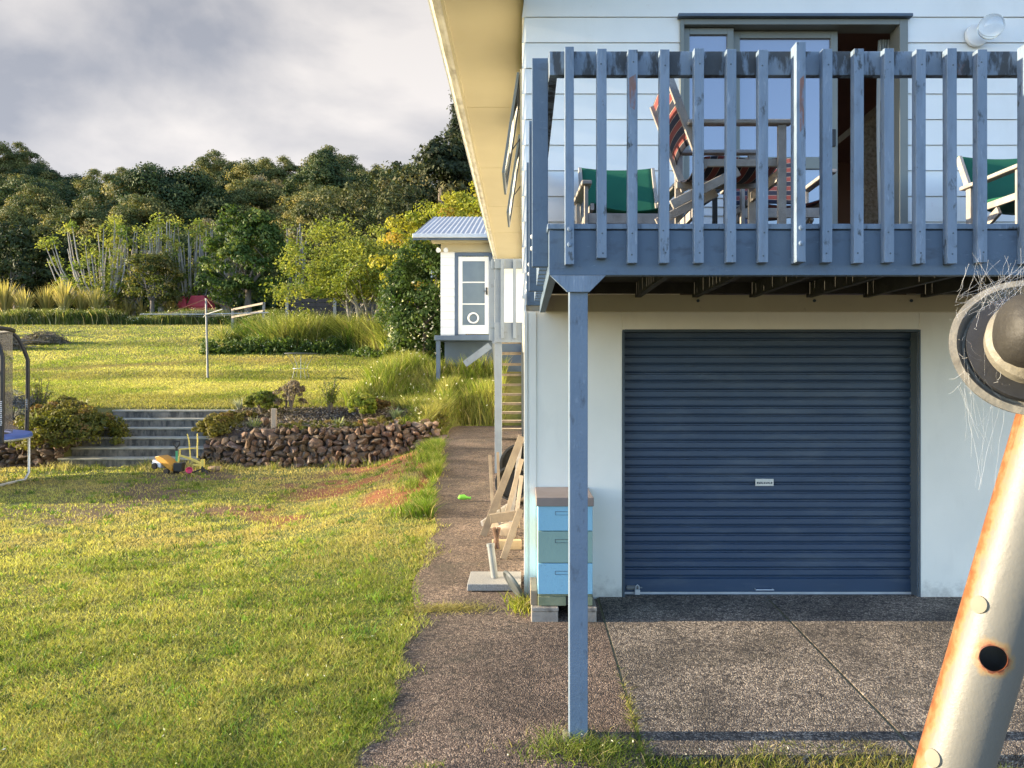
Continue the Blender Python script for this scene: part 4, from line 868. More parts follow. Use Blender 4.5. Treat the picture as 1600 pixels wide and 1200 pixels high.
tuft_field('toy_corner_weeds', 'taller weeds and seed heads at the foot of the steps and stone wall', 3500, U(-9,-2.4), U(14.1, 14.85), (.06,.30), .010, ((.14,.18,.03),(.34,.30,.12)), (.2,.8), 0, mask=lambda x,y: fbm(x*2.2,y*2,3,61) > .5)

# ------------------------------------------------------------------ trampoline
c0 = Vector((-9.93, 12.3, H(-9.0,12.3))); root = thing('trampoline', 'blue edged trampoline with black netted enclosure poles at the left edge', 'trampoline', c0); rt = 1.72
m_ = MB(); m_.lathe([(rt-.28,.80),(rt-.02,.80),(rt+.02,.79),(rt+.03,.74),(rt-.0,.74),(rt-.28,.775)], Matrix.Translation(c0), 48); m_.f = m_.f[:-2]; m_.add([m_.v[5*48+k] for k in range(48)]+[m_.v[k] for k in range(48)], [(k,(k+1)%48,48+(k+1)%48,48+k) for k in range(48)]); m_.build('pad', MAT('blue_vinyl',(.06,.13,.42),(.05,.10,.34),4,.5), root, smooth=True)
m_ = MB(); m_.lathe([(0,.765),(rt-.3,.765),(rt-.3,.77),(0,.77)], Matrix.Translation(c0), 48); m_.build('mat', m_black, root)
m_ = MB(); m_.tube([c0+Vector((math.cos(t)*rt,math.sin(t)*rt,.73)) for t in np.linspace(0,6.2832,49)], .025, 8, False); m_.build('frame', m_galv, root, smooth=True)
for i in range(4):
    ths = [R(i*90-12), R(i*90+22)]
    a_ = [Vector((math.cos(t)*rt, math.sin(t)*rt, 0)) for t in ths]
    m_ = MB(); m_.tube([c0+a_[0]+Vector((0,0,.72)), c0+a_[0]*1.0+Vector((0,0,.14)), c0+a_[0].lerp(a_[1],.12)+Vector((0,0,.03)), c0+a_[0].lerp(a_[1],.88)+Vector((0,0,.03)), c0+a_[1]+Vector((0,0,.14)), c0+a_[1]+Vector((0,0,.72))], .021, 10); m_.build('leg', m_galv, root, smooth=True)
netm, t_, bb = newmat('net_mesh'); bb.inputs['Base Color'].default_value = (.03,.03,.03,1); bb.inputs['Alpha'].default_value = .45; bb.inputs['Roughness'].default_value = .8
for i in range(6):
    th = R(i*60-8); dr = Vector((math.cos(th),math.sin(th),0))
    m_ = MB(); m_.tube([c0+dr*(rt+.03)+Vector((0,0,.70)), c0+dr*(rt+.05)+Vector((0,0,1.4)), c0+dr*(rt+.05)+Vector((0,0,2.05)), c0+dr*(rt+.0)+Vector((0,0,2.2)), c0+dr*(rt-.10)+Vector((0,0,2.42)), c0+dr*(rt-.24)+Vector((0,0,2.58))], [.034,.034,.034,.034,.033,.03], 12)
    o = m_.build('pole', m_black, root, smooth=True)
    q = MB(); pz = c0+dr*(rt+.05)
    rr_ = np.random.default_rng(i)
    zc = .98
    for k in range(13):
        hh = rr_.uniform(.016,.024); q.box(pz.x-.012+rr_.uniform(-.004,.004), pz.x+.012+rr_.uniform(-.004,.004), pz.y-.0365, pz.y-.034, c0.z+zc, c0.z+zc+hh*.7); zc += hh+.010
    q.build('lettering', m_white, o)
m_ = MB(); m_.sheet([[c0+Vector((math.cos(t)*(rt-.26),math.sin(t)*(rt-.26),.80)), c0+Vector((math.cos(t)*(rt-.26),math.sin(t)*(rt-.26),2.5))] for t in np.linspace(0,6.2832,49)]); m_.build('net', netm, root)
m_ = MB(); m_.tube([c0+Vector((math.cos(t)*(rt-.25),math.sin(t)*(rt-.25),2.53)) for t in np.linspace(0,6.2832,49)], .035, 8, False); m_.build('top_ring', m_black, root, smooth=True)

# ------------------------------------------------------------------ HOUSE
YF = 6.0; ZT = 4.68
house = thing('house', 'white two storey weatherboard house with a blue balcony and garage', 'house', (0, YF, 0))
DX0, DX1, DZ1 = 1.22, 2.995, 4.52            # slider opening
GX0, GX1, GZ1 = .79, 3.09, 2.09              # garage opening
m_ = MB()                                      # core walls
m_.box(.02, DX0, YF+.02, YF+.14, 2.40, ZT+.5); m_.box(DX1, 8.0, YF+.02, YF+.14, 2.40, ZT+.5); m_.box(DX0, DX1, YF+.02, YF+.14, DZ1, ZT+.5)
for (a_,b_,c_,d_) in ((YF+.14,6.65,2.4,4.88),(7.45,8.35,2.4,4.88),(9.15,19.0,2.4,4.88),(6.65,7.45,2.4,3.48),(6.65,7.45,4.4,4.88),(8.35,9.15,2.4,3.5),(8.35,9.15,4.4,4.88)): m_.box(.02,.14,a_,b_,c_,d_)
m_.box(8.0, 8.12, YF+.02, 6.8, -.2, ZT+.2); m_.box(8.0, 8.12, 9.8, 19.0, -.2, ZT+.2); m_.box(8.0, 8.12, 6.8, 9.8, -.2, 2.5); m_.box(.02, 8.0, 19.0, 19.12, -.2, ZT+.2)  # unseen right wall has an added opening that lets light into the room
m_.build('wall', m_board, house)
# lapped weatherboards
def boards_front(mb, x0, x1, z0, z1, zref=4.54, e=.2, y=YF+.01, t=.010):
    k = math.ceil((z0-zref)/e-1e-6)-1
    while True:
        lo = zref+k*e; hi = lo+e
        if lo >= z1-1e-6: break
        a_, b_ = max(lo, z0), min(hi, z1)
        if b_-a_ > .005:
            fa = 1-(a_-lo)/e; fb = 1-(b_-lo)/e
            mb.prism([(y-.004-t*fa, a_+.0035), (y, a_+.0035), (y, b_), (y-.004-t*fb, b_)], 'x', x0, x1)
        k += 1
def swap(mb):     # (u,v) given as y,z ok
    return mb
m_ = MB(); boards_front(m_, .015, DX0, 2.372, ZT+.4); m_.build('weatherboard_cladding', m_board, house)
m_ = MB(); boards_front(m_, DX1, 7.9, 2.372, ZT+.4); m_.build('weatherboard_cladding', m_board, house)
m_ = MB(); boards_front(m_, DX0, DX1, DZ1+.02, ZT+.4); m_.build('weatherboard_cladding', m_board, house)
m_ = MB(); k = -14
while 4.54+k*.2 < ZT:
    lo = 4.54+k*.2; hi = min(lo+.2, ZT+.02)
    if hi > 2.2:
        spans = [(YF+.004,6.65),(7.45,8.35),(9.15,19)] if (lo > 3.4 and lo < 4.4) else [(YF+.004,19)]
        for (ya,yb_) in spans: m_.add([(-.012,ya,lo+.001),(.02,ya,lo+.001),(.02,ya,hi),(.008,ya,hi),(-.012,yb_,lo+.001),(.02,yb_,lo+.001),(.02,yb_,hi),(.008,yb_,hi)], [(0,1,2,3),(7,6,5,4),(0,4,5,1),(1,5,6,2),(2,6,7,3),(3,7,4,0)])
    k += 1
m_.build('side_cladding', m_board, house)
# lower storey
m_ = MB(); m_.box(.012, GX0-.02, YF, YF+.14, -.25, 2.24); m_.box(GX1, 8.0, YF, YF+.14, -.25, 2.24); m_.box(GX0-.02, GX1, YF, YF+.14, GZ1, 2.24); m_.box(.012, .14, YF+.14, 19, -.25, 2.3)
m_.build('lower_wall', m_lower, house, .004)
m_ = MB(); m_.box(.004, .030, YF-.012, YF-.001, -.08, 2.24); m_.box(.045,.10, YF-.008, YF-.001, -.08, 2.24); m_.build('corner_board', m_lower, house, .002)
m_ = MB(); m_.box(.17, 8.0, YF-.045, YF-.002, 2.235, 2.368); m_.build('ledger', m_cream2, house, .003)
m_ = MB()
for x_ in (.45,1.35,2.25,3.0): m_.lathe([(0,0),(.012,0),(.012,.01),(0,.01)], Matrix.Translation((x_,YF-.055,2.32))@Matrix.Rotation(R(90),4,'X'), 10)
m_.build('ledger_bolt', m_frame, house)
# soffit, fascia, gutter, roof
m_ = MB(); m_.box(-.62, .0, 5.2, 19.3, ZT, ZT+.02); m_.build('soffit', m_cream, house)
for y_ in (8.4, 10.8, 13.2, 15.6): m_ = MB(); m_.box(-.62, .0, y_-.010, y_+.010, ZT-.003, ZT-.0005); m_.build('soffit_batten', m_cream, house)
m_ = MB(); m_.box(-.645,-.62,5.2,19.3,ZT-.03,ZT+.16); m_.build('fascia', m_cream, house)
m_ = MB(); pr = [(-.647,ZT+.12),(-.647,ZT+.0),(-.665,ZT-.015),(-.70,ZT-.005),(-.725,ZT+.03),(-.735,ZT+.10),(-.742,ZT+.12),(-.752,ZT+.11),(-.742,ZT+.02),(-.712,ZT-.022),(-.665,ZT-.030),(-.646,ZT-.02)]
pr = [(-.646,ZT+.12),(-.646,ZT-.030),(-.672,ZT-.034),(-.712,ZT-.022),(-.742,ZT+.02),(-.752,ZT+.11),(-.742,ZT+.12)]
for i, (a_, b_) in enumerate([(5.2,8.2),(8.2,11.2),(11.2,14.2),(14.2,17.2),(17.2,19.3)]): m_.prism(pr, 'y', a_, b_-.004)
m_.build('gutter', m_gutter, house)
m_ = MB(); m_.add([(-.78,5.15,ZT+.17),(4.0,5.15,6.3),(8.8,5.15,ZT+.17),(-.78,19.4,ZT+.17),(4.0,19.4,6.3),(8.8,19.4,ZT+.17),(-.78,5.15,ZT+.11),(4.0,5.15,6.24),(8.8,5.15,ZT+.11),(-.78,19.4,ZT+.11),(4.0,19.4,6.24),(8.8,19.4,ZT+.11)],
    [(0,1,4,3),(1,2,5,4),(6,9,10,7),(7,10,11,8),(0,6,7,1),(1,7,8,2),(3,4,10,9),(4,5,11,10),(0,3,9,6),(2,8,11,5)]); m_.build('roof', m_roofcor, house)
# gable wall top
m_ = MB(); m_.prism([(.02,ZT+.5),(7.98,ZT+.5),(4.0,6.2)],'y',YF+.03,YF+.12); m_.build('gable', m_board, house)
# awning windows
for (y0,y1,zb) in ((6.65,7.45,3.48),(8.35,9.15,3.5)):
    fr_ = MB()
    for (a_,b_,c_,d_) in ((y0,y1,4.36,4.40),(y0,y1,zb,zb+.04),(y0,y0+.04,zb+.04,4.36),(y1-.04,y1,zb+.04,4.36)): fr_.box(-.03,.0,a_,b_,c_,d_)
    wf = fr_.build('window', m_alu, house, .003)
    ang = math.atan2(.13, .86); M_ = Matrix.Translation((-.035,0,4.37))@Matrix.Rotation(ang,4,'Y'); s_ = MB()
    Hh = 4.36-zb
    for (a_,b_,c_,d_) in ((y0,y1,-.05,0),(y0,y1,-Hh,-Hh+.05),(y0,y0+.045,-Hh+.05,-.05),(y1-.045,y1,-Hh+.05,-.05)): xbox(s_, M_, -.022,.0,a_,b_,c_,d_)
    s_.build('sash', m_frame, wf, .002)
    s_ = MB(); xbox(s_, M_, -.014,-.008,y0+.045,y1-.045,-Hh+.05,-.05); s_.build('pane', m_clear, wf)
    s_ = MB(); s_.tube([(-.01,y0+.02,zb+.35),(-.10,y0+.02,zb+.22)], .006, 6); s_.build('stay', m_black, wf)
# sliding door joinery
door = MB()
def fbox(mb, px0, px1, py0, py1, y0, y1, dref=None):
    d_ = dref or y0; a_ = P(px0,py1,d_); b_ = P(px1,py0,d_); return mb.box(a_.x,b_.x,y0,y1,a_.z,b_.z)
ZF = 2.40
jn = MB(); yj = YF-.02
jn.box(DX0,DX0+.032,yj,YF+.14,ZF,DZ1); jn.box(DX1-.065,DX1,yj,YF+.14,ZF,DZ1); jn.box(DX0+.032,DX1-.065,yj,YF+.14,DZ1-.045,DZ1)
jo = jn.build('sliding_door', m_alu, house, .003)
m_ = MB(); m_.box(DX0-.02, DX1+.02, YF-.06, YF-.0, DZ1+.002, DZ1+.026); m_.build('head_flashing', m_dkblue, jo, .003)
def sash(x0,x1,z0,z1,y,t=.045,w_=.042,rails=()):
    s_ = MB(); s_.box(x0,x0+w_,y,y+t,z0,z1); s_.box(x1-w_,x1,y,y+t,z0,z1); s_.box(x0+w_,x1-w_,y,y+t,z1-w_,z1); s_.box(x0+w_,x1-w_,y,y+t,z0,z0+w_)
    for (a_,b_) in rails: s_.box(x0+w_,x1-w_,y+.002,y+t-.002,a_,b_)
    o = s_.build('sash', m_alu, jo, .003); q = MB(); q.box(x0+w_,x1-w_,y+t*.45,y+t*.55,z0+w_,z1-w_); q.build('pane', m_glass, o); return o
X = lambda px: (px-818)/200; Z = lambda py: CAMZ-(py-592)/200
sash(DX0+.034, X(1148), Z(290), DZ1-.05, YF+.03, w_=.05)
m_ = MB(); m_.box(DX0+.034, X(1148), YF+.03, YF+.08, ZF, Z(292)); boards_front(m_, DX0+.036, X(1148)-.005, ZF, Z(292), 3.2, .07, YF+.03, .012); m_.build('lower_panel', m_board, jo)
sash(X(1150), X(1316), ZF+.05, DZ1-.05, YF+.085, w_=.055, rails=((Z(259),Z(240)),))
sash(X(1236), X(1318), ZF+.05, DZ1-.09, YF+.035, w_=.04, rails=()) if False else None
m_ = MB(); m_.box(X(1306), X(1312), YF+.07, YF+.084, Z(224), Z(197)); m_.build('handle', m_black, jo, .003)
# interior
m_brown = MAT('brown_interior_wall', (.20,.115,.09), (.17,.10,.08), 2, .8)
m_paper = MAT('textured_wallpaper', (.60,.50,.38), (.30,.23,.16), 34, .8, 1.5, 40)
m_ = MB(); m_.box(.15,7.9,YF+.14,10.5,2.34,2.395); m_.build('floor', m_brown, house)
m_ = MB(); m_.box(.15,7.9,10.3,10.4,2.4,4.7); m_.build('interior_wall', m_brown, house)
m_ = MB(); m_.box(.15,7.9,YF+.14,10.4,4.62,4.66); m_.build('ceiling', m_brown, house)
m_ = MB(); m_.prism([(3.17,2.4),(3.7,2.4),(3.7,4.55),(3.17,4.11)], 'y', 7.2, 7.25); m_.build('textured_wall', m_paper, house)
m_ = MB(); m_.beam((2.7,7.17,3.74),(3.7,7.17,4.57),.03,.05); m_.build('trim', m_timber, house)
# curtain
m_curt = MAT('pale_curtain', (.50,.53,.53), (.30,.33,.35), 10, .9, .2, 40, stretch=(1,1,.1))
m_ = MB(); gr = []
for j in range(12):
    z_ = 4.45-j*(2.0/11); w0 = .10 if j < 4 else .075; xc = 2.985-.01*math.sin(j*.5)
    gr.append([Vector((xc-.12+w0*1.4*i/28, YF+.20+.018*math.sin(i*1.5+j*.2), z_)) for i in range(29)])
m_.sheet(gr); tag(m_.build('curtain', m_curt, smooth=True, solid=.004), 'pale gathered curtain hanging at the right side of the open sliding door', 'curtain')
# wall light
p = P(1538, 48, 5.93); wl = thing('wall_light', 'glass globe wall light right of the sliding door', 'wall light', p)
m_ = MB(); m_.lathe([(0,0),(.09,0),(.085,.02),(.04,.035),(0,.035)], Matrix.Translation((p.x-.03,5.985,p.z-.015))@Matrix.Rotation(R(90),4,'X'), 32); m_.build('base', m_white, wl, smooth=True)
m_ = MB(); m_.lathe([(.03,-.02)]+[(.092*math.sin(t), -.092*math.cos(t)+.09) for t in np.linspace(.4,3.13,18)], Matrix.Translation((p.x+.01,5.95,p.z+.0))@Matrix.Rotation(R(90),4,'X'), 32); m_.build('globe', m_bulb, wl, smooth=True, solid=0)

# garage roller door
gd = thing('garage_door', 'dark blue corrugated roller garage door under the balcony', 'garage door', (1.94, YF+.12, 0))
m_ = MB(); m_.box(GX0-.018,GX0,YF-.004,YF+.14,-.02,GZ1+.01); m_.box(GX1-.001,GX1+.012,YF-.004,YF+.002,-.02,GZ1+.01); m_.box(GX0,GX1,YF-.004,YF+.14,GZ1-.008,GZ1+.012); m_.box(GX1-.012,GX1-.0015,YF+.002,YF+.135,-.02,GZ1-.008); m_.build('frame', m_frame, gd, .002)
prof = []; pitch = .0675; z_ = .13; yb = YF+.105
prof += [(yb,.02),(yb,.125)]
while z_ < GZ1+.02:
    prof += [(yb+.018,z_+.003),(yb+.018,z_+.011),(yb+.004,z_+.020),(yb+.0,z_+.030),(yb+.001,z_+pitch-.002)]; z_ += pitch
prof = [q for q in prof if q[1] < GZ1+.03]
m_ = MB(); m_.sheet([[Vector((x_,y_,zz_)) for (y_,zz_) in prof] for x_ in (GX0-.005, GX1-.012)]); m_.build('curtain_panel', m_door, gd)
m_ = MB(); m_.box(GX0,GX1-.012,YF+.098,YF+.13,.005,.022); m_.build('bottom_rail', m_galv, gd)
m_ = MB(); m_.box(X(1186),X(1186)+.145,YF+.094,YF+.099,Z(766)+.02,Z(766)+.077); pb = m_.build('name_plate', MAT('aluminium_plate',(.62,.64,.62),(.5,.52,.5),30,.4,metal=.3), gd, .002)
m_ = MB(); rr_ = np.random.default_rng(4)
for k in range(9):
    xx0 = X(1186)+.012+k*.014; m_.box(xx0,xx0+.009,YF+.0925,YF+.0938,Z(766)+.038,Z(766)+.041+rr_.uniform(.002,.012)); m_.box(xx0,xx0+.003,YF+.0925,YF+.0938,Z(766)+.036,Z(766)+.054)
m_.build('lettering', m_frame, pb)
m_ = MB(); a_ = X(1185); m_.tube([(a_,YF+.095,.05),(a_,YF+.06,.05),(a_+.14,YF+.06,.05),(a_+.14,YF+.095,.05)], .005, 8); m_.build('handle', m_galv, gd, smooth=True)
m_ = MB(); a_ = X(982); m_.box(a_,a_+.10,YF+.09,YF+.10,.045,.075); m_.tube([(a_-.005,YF+.085,.062),(a_+.12,YF+.085,.062)], .006, 8); m_.build('bolt', m_galv2, gd)
pk = MB(); q = Vector((X(998),YF+.07,.03)); pk.box(q.x-.02,q.x+.02,q.y-.009,q.y+.009,q.z-.025,q.z+.02); pk.tube([q+Vector((-.013,0,.02)),q+Vector((-.013,0,.045)),q+Vector((0,0,.058)),q+Vector((.013,0,.045)),q+Vector((.013,0,.02))], .004, 8)
tag(pk.build('padlock', m_galv, bevel=.003), 'small brass and steel padlock on the garage door bolt', 'padlock')
m_ = MB(); m_.box(GX0-.015,GX1,YF-.055,YF+.16,-.12,.004); tag(m_.build('doorsill', MAT('sill_concrete',(.24,.23,.21),(.16,.16,.15),9,.9,.4,60), bevel=.008), 'worn grey concrete sill under the garage door', 'sill', kind='structure')
m_ = MB(); m_.box(.15,7.9,6.3,6.31,-.1,2.2); m_.build('inner_wall', m_black, house)

# ------------------------------------------------------------------ BALCONY
D1 = 3.76; S1 = 1200/D1
XB = lambda px: (px-818)/S1; ZB = lambda py: CAMZ-(py-592)/S1
XE = 4.6
bal = thing('balcony', 'blue painted timber balcony over the garage with a weathered top rail', 'balcony', (XB(903), D1, -.09))
m_ = MB(); m_.box(.128,XE,D1+.047,D1+.09,ZB(111.5),ZB(73.5)); m_.build('top_rail', m_rail, bal, .003)
m_ = MB(); m_.box(.126,.168,D1+.092,YF-.03,ZB(111.5),ZB(73.5)); m_.build('side_rail', m_rail, bal, .003)
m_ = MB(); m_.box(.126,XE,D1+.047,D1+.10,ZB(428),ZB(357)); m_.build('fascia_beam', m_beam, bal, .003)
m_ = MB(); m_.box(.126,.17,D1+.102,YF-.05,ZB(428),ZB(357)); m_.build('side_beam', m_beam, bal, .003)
m_ = MB(); m_.box(.118,XE,D1+.038,D1+.108,ZB(355.5),ZB(347)); m_.box(.118,.16,D1+.11,YF-.03,ZB(355.5),ZB(347)); m_.build('edge_board', m_blue, bal, .003)
m_ = MB(); y_ = D1+.113
while y_ < YF-.10: m_.box(.162,XE,y_,y_+.09,2.457,2.478); y_ += .0955
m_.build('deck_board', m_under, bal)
for k in range(10):
    x_ = .445+.442*k; 
    if x_ > XE: break
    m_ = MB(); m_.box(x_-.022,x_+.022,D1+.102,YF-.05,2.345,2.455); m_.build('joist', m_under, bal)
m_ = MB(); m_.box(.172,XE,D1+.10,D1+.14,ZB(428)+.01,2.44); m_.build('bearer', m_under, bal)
m_ = MB(); m_.box(.17,XE,5.90,5.945,2.372,2.455); m_.build('shade_strip', m_under, bal)  # dark strip added to blacken the shaded gap between ledger and deck
# balusters
redge = [897,948,996,1046,1100,1150.5,1200.5,1255,1300.6,1349.7,1397.5,1446.6,1495.8,1543,1613]
bot = [413,403,411,411,411,410,410,411,410,411,410,412,412,410,412]
rr_ = np.random.default_rng(12)
e = 1613
while XB(e+50) < XE-.05: e += 49.5; redge.append(e); bot.append(410+rr_.uniform(-1,1))
for i, (r_e, b_) in enumerate(zip(redge, bot)):
    post = i in (0, 7, 14, 21); wd_ = .048 if not post else (.046 if i else .044); x1_ = XB(r_e); x0_ = x1_-wd_
    dp = .0445; top = ZB(76+rr_.uniform(-1.5,1.5)) if not post else ZB(70 if i else 72.5)
    m_ = MB(); zb_ = ZB(b_)
    if post and i:
        m_.box(x0_,x1_,D1-.035,D1+.0455,zb_,top)
    else: 
        tl = rr_.uniform(-.002,.002); m_.add([(x0_,D1,zb_),(x1_,D1,zb_),(x1_,D1+dp,zb_),(x0_,D1+dp,zb_),(x0_+tl,D1,top),(x1_+tl,D1,top),(x1_+tl,D1+dp,top),(x0_+tl,D1+dp,top)],[(0,3,2,1),(4,5,6,7),(0,1,5,4),(1,2,6,5),(2,3,7,6),(3,0,4,7)])
    o = m_.build('post' if post else 'baluster', m_blue, bal, .0025)
    q = MB(); yf_ = D1-.035 if (post and i) else D1
    if post:
        for zz_ in (ZB(358),ZB(382)): q.lathe([(0,0),(.012,0),(.010,.006),(0,.008)], Matrix.Translation(((x0_+x1_)/2,yf_,zz_))@Matrix.Rotation(R(90),4,'X'), 12); q.build('bolt', m_blue, o); q = MB()
    else:
        for zz_ in (ZB(100+rr_.uniform(-4,4)),ZB(362+rr_.uniform(-3,3)),ZB(397+rr_.uniform(-3,3))): q.lathe([(0,0),(.0045,0),(.004,.0012),(0,.0012)], Matrix.Translation(((x0_+x1_)/2+rr_.uniform(-.006,.006),yf_,zz_))@Matrix.Rotation(R(90),4,'X'), 8); q.build('nail', m_frame, o); q = MB()
m_bare = MAT('bare_red_primer', (.22,.11,.09), (.16,.11,.10), 25, .8, .3, 60, [((.15,.19,.26), 30, (1,1,.3), .5, .62, .9)])
pch = MB(); xa = XB(983); xb = XB(993); pch.add([(xa,D1-.0012,ZB(122)),(xb,D1-.0012,ZB(116)),(xb+.003,D1-.0012,ZB(150)),(xb-.004,D1-.0012,ZB(172)),(xa+.004,D1-.0012,ZB(166)),(xa+.001,D1-.0012,ZB(140))],[(0,1,2,3,4,5)]); pch.build('bare_patch', m_bare, bal, solid=.0006)
pch = MB(); xa = XB(1246); xb = XB(1252); yy_ = D1-.0362; pch.add([(xa,yy_,ZB(128)),(xb,yy_,ZB(122)),(xb,yy_,ZB(170)),(xb,yy_,ZB(204)),(xa,yy_,ZB(210)),(xa-.002,yy_,ZB(160))],[(0,1,2,3,4,5)]); pch.build('bare_patch', m_bare, bal, solid=.0006)
for k, (d_, zb_, xl) in enumerate(((3.90,2.285,.043),(4.85,2.27,.034),(5.78,2.27,.022))):
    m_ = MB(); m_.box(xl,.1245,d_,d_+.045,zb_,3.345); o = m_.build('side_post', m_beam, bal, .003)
    q = MB()
    for zz_ in (2.38,2.44): q.lathe([(0,0),(.012,0),(.010,.006),(0,.008)], Matrix.Translation((xl,d_+.022,zz_))@Matrix.Rotation(R(-90),4,'Y'), 12); q.build('bolt', m_white, o); q = MB()
y_ = 4.06
while y_ < 5.7:
    if abs(y_-4.85) > .08: m_ = MB(); m_.box(.080,.1245,y_,y_+.044,2.29,3.335); m_.build('side_baluster', m_blue, bal, .0025)
    y_ += .157
# post and gusset
yp = D1+.052
m_ = MB(); m_.box(XB(889.5)*yp/D1,XB(918.5)*yp/D1,yp,yp+.09,-.13,ZB(430)); m_.build('support_post', MAT('blue_post_paint', (.15,.20,.265), (.12,.165,.225), 4, .55, .25, 60, [((.07,.08,.10), 12, (1.5,1.5,.6), .58, .70, .8), ((.36,.42,.50), 30, (1,1,.3), .62, .8, .4)]), bal, .004)
m_ = MB(); m_.add([(.19,yp-.04,-.11),(.35,yp-.03,-.11),(.36,yp+.13,-.11),(.18,yp+.12,-.11),(.205,yp-.02,-.068),(.335,yp-.015,-.07),(.34,yp+.115,-.068),(.20,yp+.11,-.07)],[(0,3,2,1),(4,5,6,7),(0,1,5,4),(1,2,6,5),(2,3,7,6),(3,0,4,7)]); m_.build('footing', m_rock if False else m_concrete, bal, .01)
m_ = MB(); m_.prism([(XB(860),ZB(429)),(XB(948),ZB(429)),(XB(922),ZB(455)),(XB(887),ZB(455))],'y',yp-.02,yp-.002); m_.build('gusset', m_blue, bal, .002)

# ------------------------------------------------------------------ deck chairs
def stripemat():
    m, t, b = newmat('striped_canvas'); n = t.nodes; l = t.links
    uv = n.new('ShaderNodeAttribute'); uv.attribute_name = 'stripe'
    cr = n.new('ShaderNodeValToRGB'); cr.color_ramp.interpolation = 'CONSTANT'; e_ = cr.color_ramp.elements
    navy = (.012,.016,.035,1); red = (.17,.038,.034,1); pale = (.30,.26,.22,1)
    e_[0].position = 0; e_[0].color = navy; e_[1].position = .42; e_[1].color = pale
    for p_, c_ in ((.46,red),(.90,pale),(.94,navy)): q = e_.new(p_); q.color = c_
    mt = n.new('ShaderNodeMath'); mt.operation = 'FRACT'; l.new(uv.outputs['Fac'], mt.inputs[0]); l.new(mt.outputs[0], cr.inputs[0])
    l.new(cr.outputs[0], b.inputs['Base Color']); b.inputs['Roughness'].default_value = .9
    return m
m_stripe = stripemat()
def sling(mb_name, grid, mat, parent, freq=0):
    m_ = MB(); m_.sheet(grid); o = m_.build(mb_name, mat, parent, smooth=True, solid=.004)
    if freq:
        me = o.data; a_ = me.attributes.new('stripe', 'FLOAT', 'POINT'); nb = len(grid[0]); vals = [0.0]*len(me.vertices)
        for i in range(len(grid)):
            for j in range(nb): vals[i*nb+j] = j/(nb-1)*freq
        a_.data.foreach_set('value', vals)
    return o
DZ = 2.479
def deck_chair(label, loc, rz, mat, wood, freq=0, hback=.85, sc=1.0, hs=.42, ha=.60, group=None, sag=.05):
    """local: faces +X; origin on deck"""
    root = thing('deck_chair', label, 'chair', (0,0,0), group); W_ = .27
    for s_ in (-1,1):
        m_ = MB(); m_.beam((.24,W_*s_,0),(.24,W_*s_,ha-.012),.022,.045,up=(1,0,0)); m_.build('leg', wood, root, .003)
        m_ = MB(); m_.beam((-.20,W_*s_,0),(-.20,W_*s_,ha-.012),.022,.045,up=(1,0,0)); m_.build('leg', wood, root, .003)
        m_ = MB(); m_.box(-.26,.29,W_*s_-.03,W_*s_+.03,ha-.012,ha+.012); m_.build('armrest', wood, root, .006)
        m_ = MB(); m_.beam((.02,(W_-.035)*s_,hs-.07),(-.34,(W_-.035)*s_,hs-.25),.022,.05); m_.build('brace', wood, root, .003)
        m_ = MB(); m_.beam((-.17,(W_-.03)*s_,hs-.06),(-.36,(W_-.03)*s_,hback),.022,.042,up=(1,0,0)); m_.build('back_upright', wood, root, .003)
        m_ = MB(); m_.box(-.22,.26,(W_-.035)*s_-.011,(W_-.035)*s_+.011,hs-.045,hs-.005); m_.build('seat_rail', wood, root, .003)
    m_ = MB(); m_.box(.228,.252,-W_+.012,W_-.012,hs-.12,hs-.06); m_.build('front_rail', wood, root, .003)
    m_ = MB(); m_.box(-.212,-.188,-W_+.012,W_-.012,.12,.17); m_.build('stretcher', wood, root, .003)
    # back sling: from (x -.26, z hback-.28) to top
    n_ = 10
    g1_ = []
    for i in range(n_+1):
        u = -1+2*i/n_; row = []
        for j in range(9):
            t = j/8; z_ = hback-.36+.37*t; x_ = -.36+.19*(hback-z_)/(hback-hs+.06)
            row.append(Vector((x_-.016*(1-u*u)*(1-.3*t)+.008, u*(W_-.02), z_-.015*(1-u*u)*(1 if t>.5 else -1)*abs(2*t-1))))
        g1_.append(row)
    sling('back_sling', g1_, mat, root, freq)
    g2_ = []
    for i in range(n_+1):
        u = -1+2*i/n_
        g2_.append([Vector((-.20+.45*j/8, u*(W_-.03), hs+.002-sag*(1-u*u)+.01*math.sin(j*.8))) for j in range(9)])
    sling('seat_sling', g2_, mat, root, freq*1.2)
    root.location = loc; root.rotation_euler = (0,0,rz); root.scale = (sc,sc,sc); return root
deck_chair('green canvas low deck chair against the wall at the left end of the balcony', ((978-818)/1200*5.42, 5.45, DZ), R(-88), m_green, m_greytim, 0, .72, 1.16, .36, .47)
deck_chair('red and navy striped deck chair turned sideways behind the rail', (1.135, 4.36, DZ), R(0), m_stripe, m_greytim, 5, .87, 1.0)
deck_chair('red and navy striped chair facing the camera near the sliding door', ((1218-818)/1200*5.2, 5.3, DZ), R(-92), m_stripe, m_greytim, 5, .82, 1.05, .40, .56)
deck_chair('green canvas deck chair at the right end of the balcony', ((1628-818)/1200*5.1, 5.15, DZ), R(-88), m_green, m_greytim, 0, .72, 1.16, .38, .50)
